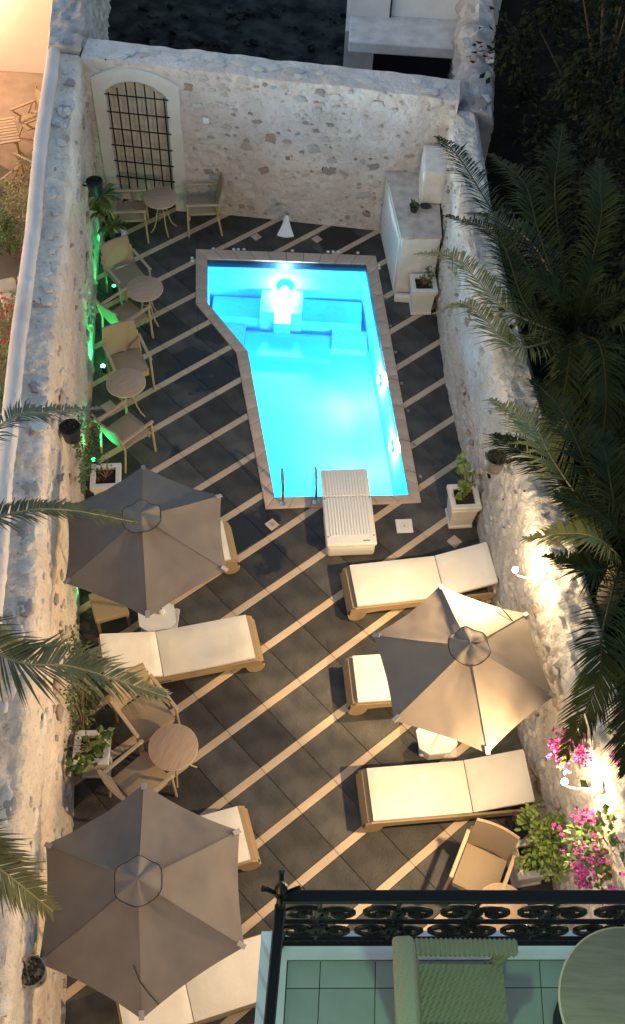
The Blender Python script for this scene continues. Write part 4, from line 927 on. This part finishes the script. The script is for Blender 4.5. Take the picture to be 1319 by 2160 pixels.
palm('date palm outside the green lit wall, dark fronds reaching over the footstool and lounger', (-4.1, 4.75, -.07), (-3.75, 4.8, 5.0), [
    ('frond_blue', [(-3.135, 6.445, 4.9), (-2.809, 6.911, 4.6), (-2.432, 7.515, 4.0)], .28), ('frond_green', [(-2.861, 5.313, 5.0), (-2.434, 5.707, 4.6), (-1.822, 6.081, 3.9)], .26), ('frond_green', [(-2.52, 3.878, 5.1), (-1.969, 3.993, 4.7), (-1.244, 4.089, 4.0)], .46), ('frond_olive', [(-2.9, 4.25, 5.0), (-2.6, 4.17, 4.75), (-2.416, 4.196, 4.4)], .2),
    ('frond_green', [(-4.6, 5.3, 5.5), (-5.3, 5.7, 5.2), (-5.9, 5.9, 4.5)], .45), ('frond_green', [(-4.4, 4.2, 5.5), (-4.9, 3.6, 5.2), (-5.3, 3.2, 4.5)], .45)])
palm('date palm outside the green lit wall, one frond beside the large brown parasol', (-3.6, 2.0, -.07), (-3.3, 2.1, 5.0), [
    ('frond_green', [(-2.6, 2.36, 5.1), (-2.243, 2.225, 4.9), (-1.88, 2.08, 4.2)], .40), ('frond_green', [(-3.9, 1.5, 5.4), (-4.5, 1.2, 5.0), (-4.9, 1.0, 4.4)], .4), ('frond_green', [(-3.8, 2.7, 5.4), (-4.3, 3.1, 5.0), (-4.6, 3.3, 4.4)], .4)])

# ------------------------------------------------------------------ dark garden trees
def tree(label, base, h, cen, rad, n, L, w, seed):
    random.seed(seed); t = thing('garden_tree', label, 'tree', base, 0, 'dark trees in the garden'); b = MB(); c = Vector(cen)
    b.tube([(0, 0, 0), (.04, .03, h * .35), (0, .05, h * .7)], [.13, .10, .07], 9)
    ends = []
    for i in range(11):
        a = rnd(0, 6.28); q = c + Vector((math.cos(a) * rad[0] * rnd(.4, .85), math.sin(a) * rad[1] * rnd(.4, .85), rnd(-.3, .8) * rad[2])); s0 = Vector((.02, .04, h * rnd(.35, .7)))
        b.tube([s0, s0.lerp(q, .5) + Vector((0, 0, .15)), q], [.045, .028, .01], 6); ends.append(q)
    b.build('trunk', 'trunk', t, True)
    b = MB(); cl = []
    while len(cl) < 60:
        u = Vector((rnd(-1, 1), rnd(-1, 1), rnd(-1, 1)))
        if .35 < u.length < 1.05: cl.append((c + Vector((u.x * rad[0], u.y * rad[1], u.z * rad[2])), rnd(.16, .38)))
    for i in range(n):
        g, r_ = random.choice(cl); u = Vector((random.gauss(0, 1), random.gauss(0, 1), random.gauss(0, .8))) * r_ * .75; b.leaf(g + u, u + Vector((rnd(-.3, .3), rnd(-.3, .3), rnd(-.6, .2))), Vector((rnd(-.4, .4), rnd(-.4, .4), 1)), L * rnd(.7, 1.3), w * rnd(.7, 1.2))
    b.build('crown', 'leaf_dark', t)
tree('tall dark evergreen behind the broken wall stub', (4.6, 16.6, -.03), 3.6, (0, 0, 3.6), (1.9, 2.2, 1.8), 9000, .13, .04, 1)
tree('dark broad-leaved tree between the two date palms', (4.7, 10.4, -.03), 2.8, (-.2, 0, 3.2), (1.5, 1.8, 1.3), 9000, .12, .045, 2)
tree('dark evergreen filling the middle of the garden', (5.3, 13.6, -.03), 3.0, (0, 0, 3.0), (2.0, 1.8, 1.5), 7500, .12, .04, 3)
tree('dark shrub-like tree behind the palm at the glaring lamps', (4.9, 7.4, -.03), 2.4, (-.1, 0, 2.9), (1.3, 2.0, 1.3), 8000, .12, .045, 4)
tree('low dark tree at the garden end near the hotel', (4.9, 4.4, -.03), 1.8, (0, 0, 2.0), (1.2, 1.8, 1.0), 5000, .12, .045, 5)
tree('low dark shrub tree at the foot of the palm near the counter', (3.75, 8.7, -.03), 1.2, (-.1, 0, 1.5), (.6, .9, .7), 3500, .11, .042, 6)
random.seed(11)

# ------------------------------------------------------------------ things on the left neighbour's terrace
def teak_chair(x, y, a, label):
    t = thing('folding_chair', label, 'chair', (x, y, -.073), R(a), 'wooden chairs on the neighbour terrace')
    MB().rbox(-.22, .24, -.24, .24, .42, .445, .008, 1).build('seat', 'canvas', t)
    MB().rbox(-.02, .01, -.25, .25, 0, .42, .005, 1, TR(-.25, 0, .46, ry=R(-12))).build('backrest', 'canvas', t)
    for s_ in (-1, 1):
        MB().tube([(.25, s_ * .26, 0), (-.2, s_ * .26, .62)], .018, 6).build('leg', 'teak', t); MB().tube([(-.28, s_ * .26, 0), (.24, s_ * .26, .60)], .018, 6).build('leg', 'teak', t)
        MB().rbox(-.27, .28, s_ * .27 - .03, s_ * .27 + .03, .615, .64, .008, 1).build('armrest', 'teak', t); MB().tube([(-.24, s_ * .26, .45), (-.36, s_ * .26, .93)], .017, 6).build('back_post', 'teak', t)
teak_chair(-5.98, 17.75, 222, 'wooden canvas chair against the peach wall on the neighbour terrace')
teak_chair(-5.65, 16.55, 150, 'wooden canvas chair pushed up to the slatted table by the green lit wall')
teak_chair(-6.2, 16.0, 60, 'wooden canvas chair at the slatted table, farther from the peach house')
t = thing('slatted_table', 'slatted wooden table on the neighbour terrace', 'table', (-6.45, 16.95, -.073), R(20))
for i in range(9): MB().rbox(-.4, .4, -.41 + i * .09, -.41 + i * .09 + .078, .70, .725, .005, 1).build('slat', 'teak', t)
for sx in (-1, 1):
    MB().rbox(sx * .3 - .03, sx * .3 + .03, -.38, .38, .65, .699, .004, 1).build('bearer', 'teak', t)
    for sy in (-1, 1): MB().rbox(sx * .34 - .025, sx * .34 + .025, sy * .34 - .025, sy * .34 + .025, 0, .65, .005, 1).build('leg', 'teak', t)
bush('garden_shrub', 'feathery yellow-green shrub just outside the green lit wall', (-5.45, 14.9, -.07), (0, 0, .75), (.40, .55, .70), 1100, .09, .02, 'leaf_yellow', 0, 9)
bush('garden_shrub', 'low flowering shrub with red blooms outside the green lit wall', (-5.15, 12.0, -.07), (0, 0, .55), (.38, .75, .5), 1200, .07, .022, 'leaf_yellow', 26, 9, 'flower_red', .05, .03)
bush('garden_shrub', 'dark leafy shrub in the bed behind the feathery one', (-5.75, 14.35, -.07), (-.1, 0, .5), (.35, .45, .45), 600, .09, .03, 'leaf', 0, 8)
bush('garden_shrub', 'dim shrub in the bed past the flowering one', (-4.95, 10.4, -.07), (-.1, 0, .4), (.35, .7, .4), 700, .08, .03, 'leaf', 0, 8)
t = thing('flower_pot', 'magenta flower pot outside the green lit wall', 'pot', (-5.30, 14.1, -.073)); MB().lathe([(.11, 0), (.17, .33), (.18, .35), (.15, .35), (.14, .30)], 20).build('pot', 'magenta_pot', t, True); MB().lathe([(.01, .31), (.14, .315)], 16).build('soil', 'soil', t)
t = thing('garden_pouf', 'beige segmented outdoor pouf outside the green lit wall', 'pouf', (-5.25, 13.1, -.073))
for k in range(4): MB().rbox(.015, .34, .015, .34, 0, .42, .05, 3, Matrix.Rotation(k * math.pi / 2 + .4, 4, 'Z')).build('cushion_segment', 'pouf', t, True)

# ------------------------------------------------------------------ balcony in the foreground
YB = lambda x: 1.313 + .061 * (x + .034)
bal = thing('balcony', 'white-edged balcony slab with green lit square tiles', 'balcony', (0, 0, 7.0))
MB().prism([(-.134, -.5), (2.9, -.5), (2.9, YB(2.9) + .08), (-.134, YB(-.134) + .075)], -.22, -.035).build('slab', 'balcony_kerb', bal)
MB().prism([(-.134, -.5), (.015, -.5), (.015, 1.245), (-.134, YB(-.134) + .075)], -.0345, 0).build('kerb', 'balcony_kerb', bal)
MB().prism([(.016, 1.245), (2.9, 1.245 + .061 * 2.9), (2.9, YB(2.9) + .08), (-.1335, YB(-.134) + .075)], -.0345, 0).build('kerb', 'balcony_kerb', bal)
for i in range(10):
    for k in range(6):
        x0 = .019 + i * .297 - (.12 if i else 0); x1 = .019 + (i + 1) * .297 - .12; sl = lambda x: .061 * x
        y1 = 1.242 - k * .297 + (.0 if k == 0 else .158); y0 = 1.242 - (k + 1) * .297 + .158
        if y0 < -.5: continue
        p = inset([(x0, y0 + sl(x0)), (x1, y0 + sl(x1)), (x1, y1 + sl(x1)), (x0, y1 + sl(x0))], .0025); c = ((x0 + x1) / 2, (y0 + y1) / 2)
        MB().prism([(a - c[0], d - c[1]) for a, d in ccw(p)], -.034, -.012).build('balcony_tile', 'balcony_tile', bal, loc=(*c, 0))
MB().prism([(.0155, -.49), (2.89, -.49), (2.89, 1.40), (.0155, 1.24)], -.0349, -.016).build('grout_bed', 'grout', bal)
rl = thing('balcony_railing', 'black wrought-iron railing with scrolls and a fleur finial post', 'railing', (-.034, 1.313, 7.002))
rx = lambda s_, z: (s_, .061 * s_, z)      # along the railing
MB().tube([(0, 0, 0), (0, 0, .12), (0, 0, .3), (0, 0, .46), (0, 0, .60), (0, 0, .95), (0, 0, 1.02)], [.028, .022, .034, .020, .030, .020, .026], 10).build('post', 'iron', rl, True)
fin = MB().lathe([(.018, 1.02), (.034, 1.05), (.016, 1.08), (.026, 1.11), (.030, 1.14), (.014, 1.19), (.003, 1.22)], 12).build('finial', 'iron', rl, True)
for a in (0, math.pi / 2, math.pi, -math.pi / 2): MB().tube([(.01, 0, 1.05), (.04, 0, 1.07), (.065, 0, 1.11), (.085, 0, 1.12)], [.010, .012, .012, .016], 7, M=Matrix.Rotation(a + .06, 4, 'Z')).build('petal', 'iron', fin, True)
LR = 2.75
def bar(z, h, w, nm): 
    b = MB(); M = Matrix.Rotation(math.atan(.061), 4, 'Z'); b.rbox(0, LR, -w / 2, w / 2, z - h / 2, z + h / 2, .004, 1, M); return b.build(nm, 'iron', rl)
bar(.985, .03, .055, 'top_rail'); bar(.90, .014, .022, 'upper_bar'); bar(.52, .016, .024, 'middle_bar'); bar(.16, .014, .022, 'lower_bar'); bar(.06, .02, .03, 'bottom_rail')
def scroll(c, r0, turns, dirn, start, n=30):
    return [(c[0] + (r0 * (1 - .82 * k / n)) * math.cos(start + dirn * turns * 2 * math.pi * k / n), 0, c[1] + (r0 * (1 - .82 * k / n)) * math.sin(start + dirn * turns * 2 * math.pi * k / n)) for k in range(n + 1)]
Ms = Matrix.Rotation(math.atan(.061), 4, 'Z')
for q in range(7):
    x = .19 + q * .38
    for (cx_, cz, r0, tn, di, st) in ((x - .08, .70, .13, 1.35, 1, -1.2), (x + .10, .68, .12, 1.3, -1, -1.9), (x - .09, .36, .14, 1.4, -1, 1.2), (x + .09, .34, .13, 1.3, 1, 1.9)):
        MB().tube(scroll((cx_, cz), r0, tn, di, st), .014, 6, M=Ms).build('scroll', 'iron', rl, True)
    MB().tube([(x, 0, .17), (x + .012, 0, .4), (x - .012, 0, .65), (x, 0, .89)], .010, 6, M=Ms).build('stem', 'iron', rl, True)
    for (dx, dz) in ((-.08, .70), (.10, .68), (-.09, .36), (.09, .34)): MB().lathe([(.004, -.022), (.024, -.012), (.028, 0), (.024, .012), (.004, .022)], 10, Ms @ TR(x + dx, 0, dz, rx=R(90))).build('boss', 'iron', rl, True)
    for z, nr in ((.11, 5), (.94, 4)):
        for k in range(nr): MB().lathe([(.003, -.02), (.014, 0), (.003, .02)], 8, Ms @ TR(x - .16 + k * .36 / nr, 0, z)).build('bead', 'iron', rl)
sr = thing('balcony_railing', 'black wrought-iron side railing running back to the hotel front', 'railing', (-.034, 1.28, 7.002))
MB().rbox(-.026, .026, -1.75, 0, .96, .995, .006, 1, Matrix.Rotation(R(-1.5), 4, 'Z')).build('top_rail', 'iron', sr); MB().rbox(-.012, .012, -1.75, 0, .05, .07, .003, 1, Matrix.Rotation(R(-1.5), 4, 'Z')).build('bottom_rail', 'iron', sr)
for k in range(12): MB().tube([(-.0, -.12 - k * .14, .06), (-.0, -.12 - k * .14, .97)], .008, 6, M=Matrix.Rotation(R(-1.5), 4, 'Z')).build('baluster', 'iron', sr)
bc = thing('balcony_chair', 'woven wicker chair on the green lit balcony', 'chair', (.89, .97, 6.99), R(3))
b = MB(); NX, NY = 30, 30
for i in range(NX + 1):
    for k in range(NY + 1): b.v.append((-.22 + .44 * i / NX, -.22 + .44 * k / NY, .42 + (.006 if (i // 1 + k // 2) % 2 else 0)))
b.f = [(i * (NY + 1) + k, (i + 1) * (NY + 1) + k, (i + 1) * (NY + 1) + k + 1, i * (NY + 1) + k + 1) for i in range(NX) for k in range(NY)]
b.build('seat', 'wicker_balcony' if 'wicker_balcony' in MATS else 'wicker_balcony', bc); MB().rbox(-.22, .22, -.22, .22, .36, .415, .015, 2).build('seat_frame', 'wicker_balcony', bc)
b = MB().rbox(-.05, .05, -.25, .25, 0, .52, .02, 2, TR(-.245, 0, .38, ry=R(-10))); b.build('backrest', 'wicker_balcony', bc, True)
for s_ in (-1, 1):
    b = MB()
    b.rbox(-.28, .26, s_ * .255 - .035, s_ * .255 + .035, .60, .65, .012, 2); b.build('armrest', 'wicker_balcony', bc)
    for k in range(22): MB().rbox(-.27 + k * .024, -.252 + k * .024, s_ * .255 - .039, s_ * .255 + .039, .596, .655, .006, 1).build('weave_band', 'wicker_balcony', bc)
    MB().tube([(.225, s_ * .25, .60), (.19, s_ * .24, .40), (.21, s_ * .24, 0)], .026, 8).build('front_leg', 'wicker_balcony', bc, True); MB().tube([(-.24, s_ * .24, .40), (-.25, s_ * .24, 0)], .024, 8).build('rear_leg', 'wicker_balcony', bc, True)
bt_ = thing('balcony_table', 'round pale wooden table on the balcony', 'table', (1.65, 1.0, 6.99))
MB().lathe([(.33, .685), (.345, .69), (.345, .705), (.338, .71), (.01, .71)], 48).build('table_top', 'balcony_table_top', bt_, True); MB().lathe([(.346, .688), (.35, .692), (.35, .704), (.346, .707)], 48).build('edge_band', 'table_rim', bt_, True)
MB().tube([(0, 0, .03), (0, 0, .686)], .03, 10).build('column', 'dark_metal', bt_); MB().lathe([(.22, 0), (.22, .015), (.04, .035)], 24).build('foot', 'dark_metal', bt_, True)
lt = thing('balcony_lamp', 'green tinted lamp on the hotel front above the balcony', 'lamp', (.75, -.46, 9.1))
MB().rbox(-.06, .06, -.04, .04, -.1, .1, .01, 2).build('housing', 'dark_metal', lt); MB().rbox(-.045, .045, .04, .08, -.08, .08, .01, 2).build('lens', 'lens_green', lt)
light('green_lamp_light', 'SPOT', (0, .12, 0), 30, (.45, 1, .50), .05, lt, 95, (.1, 1.6, -2.1))
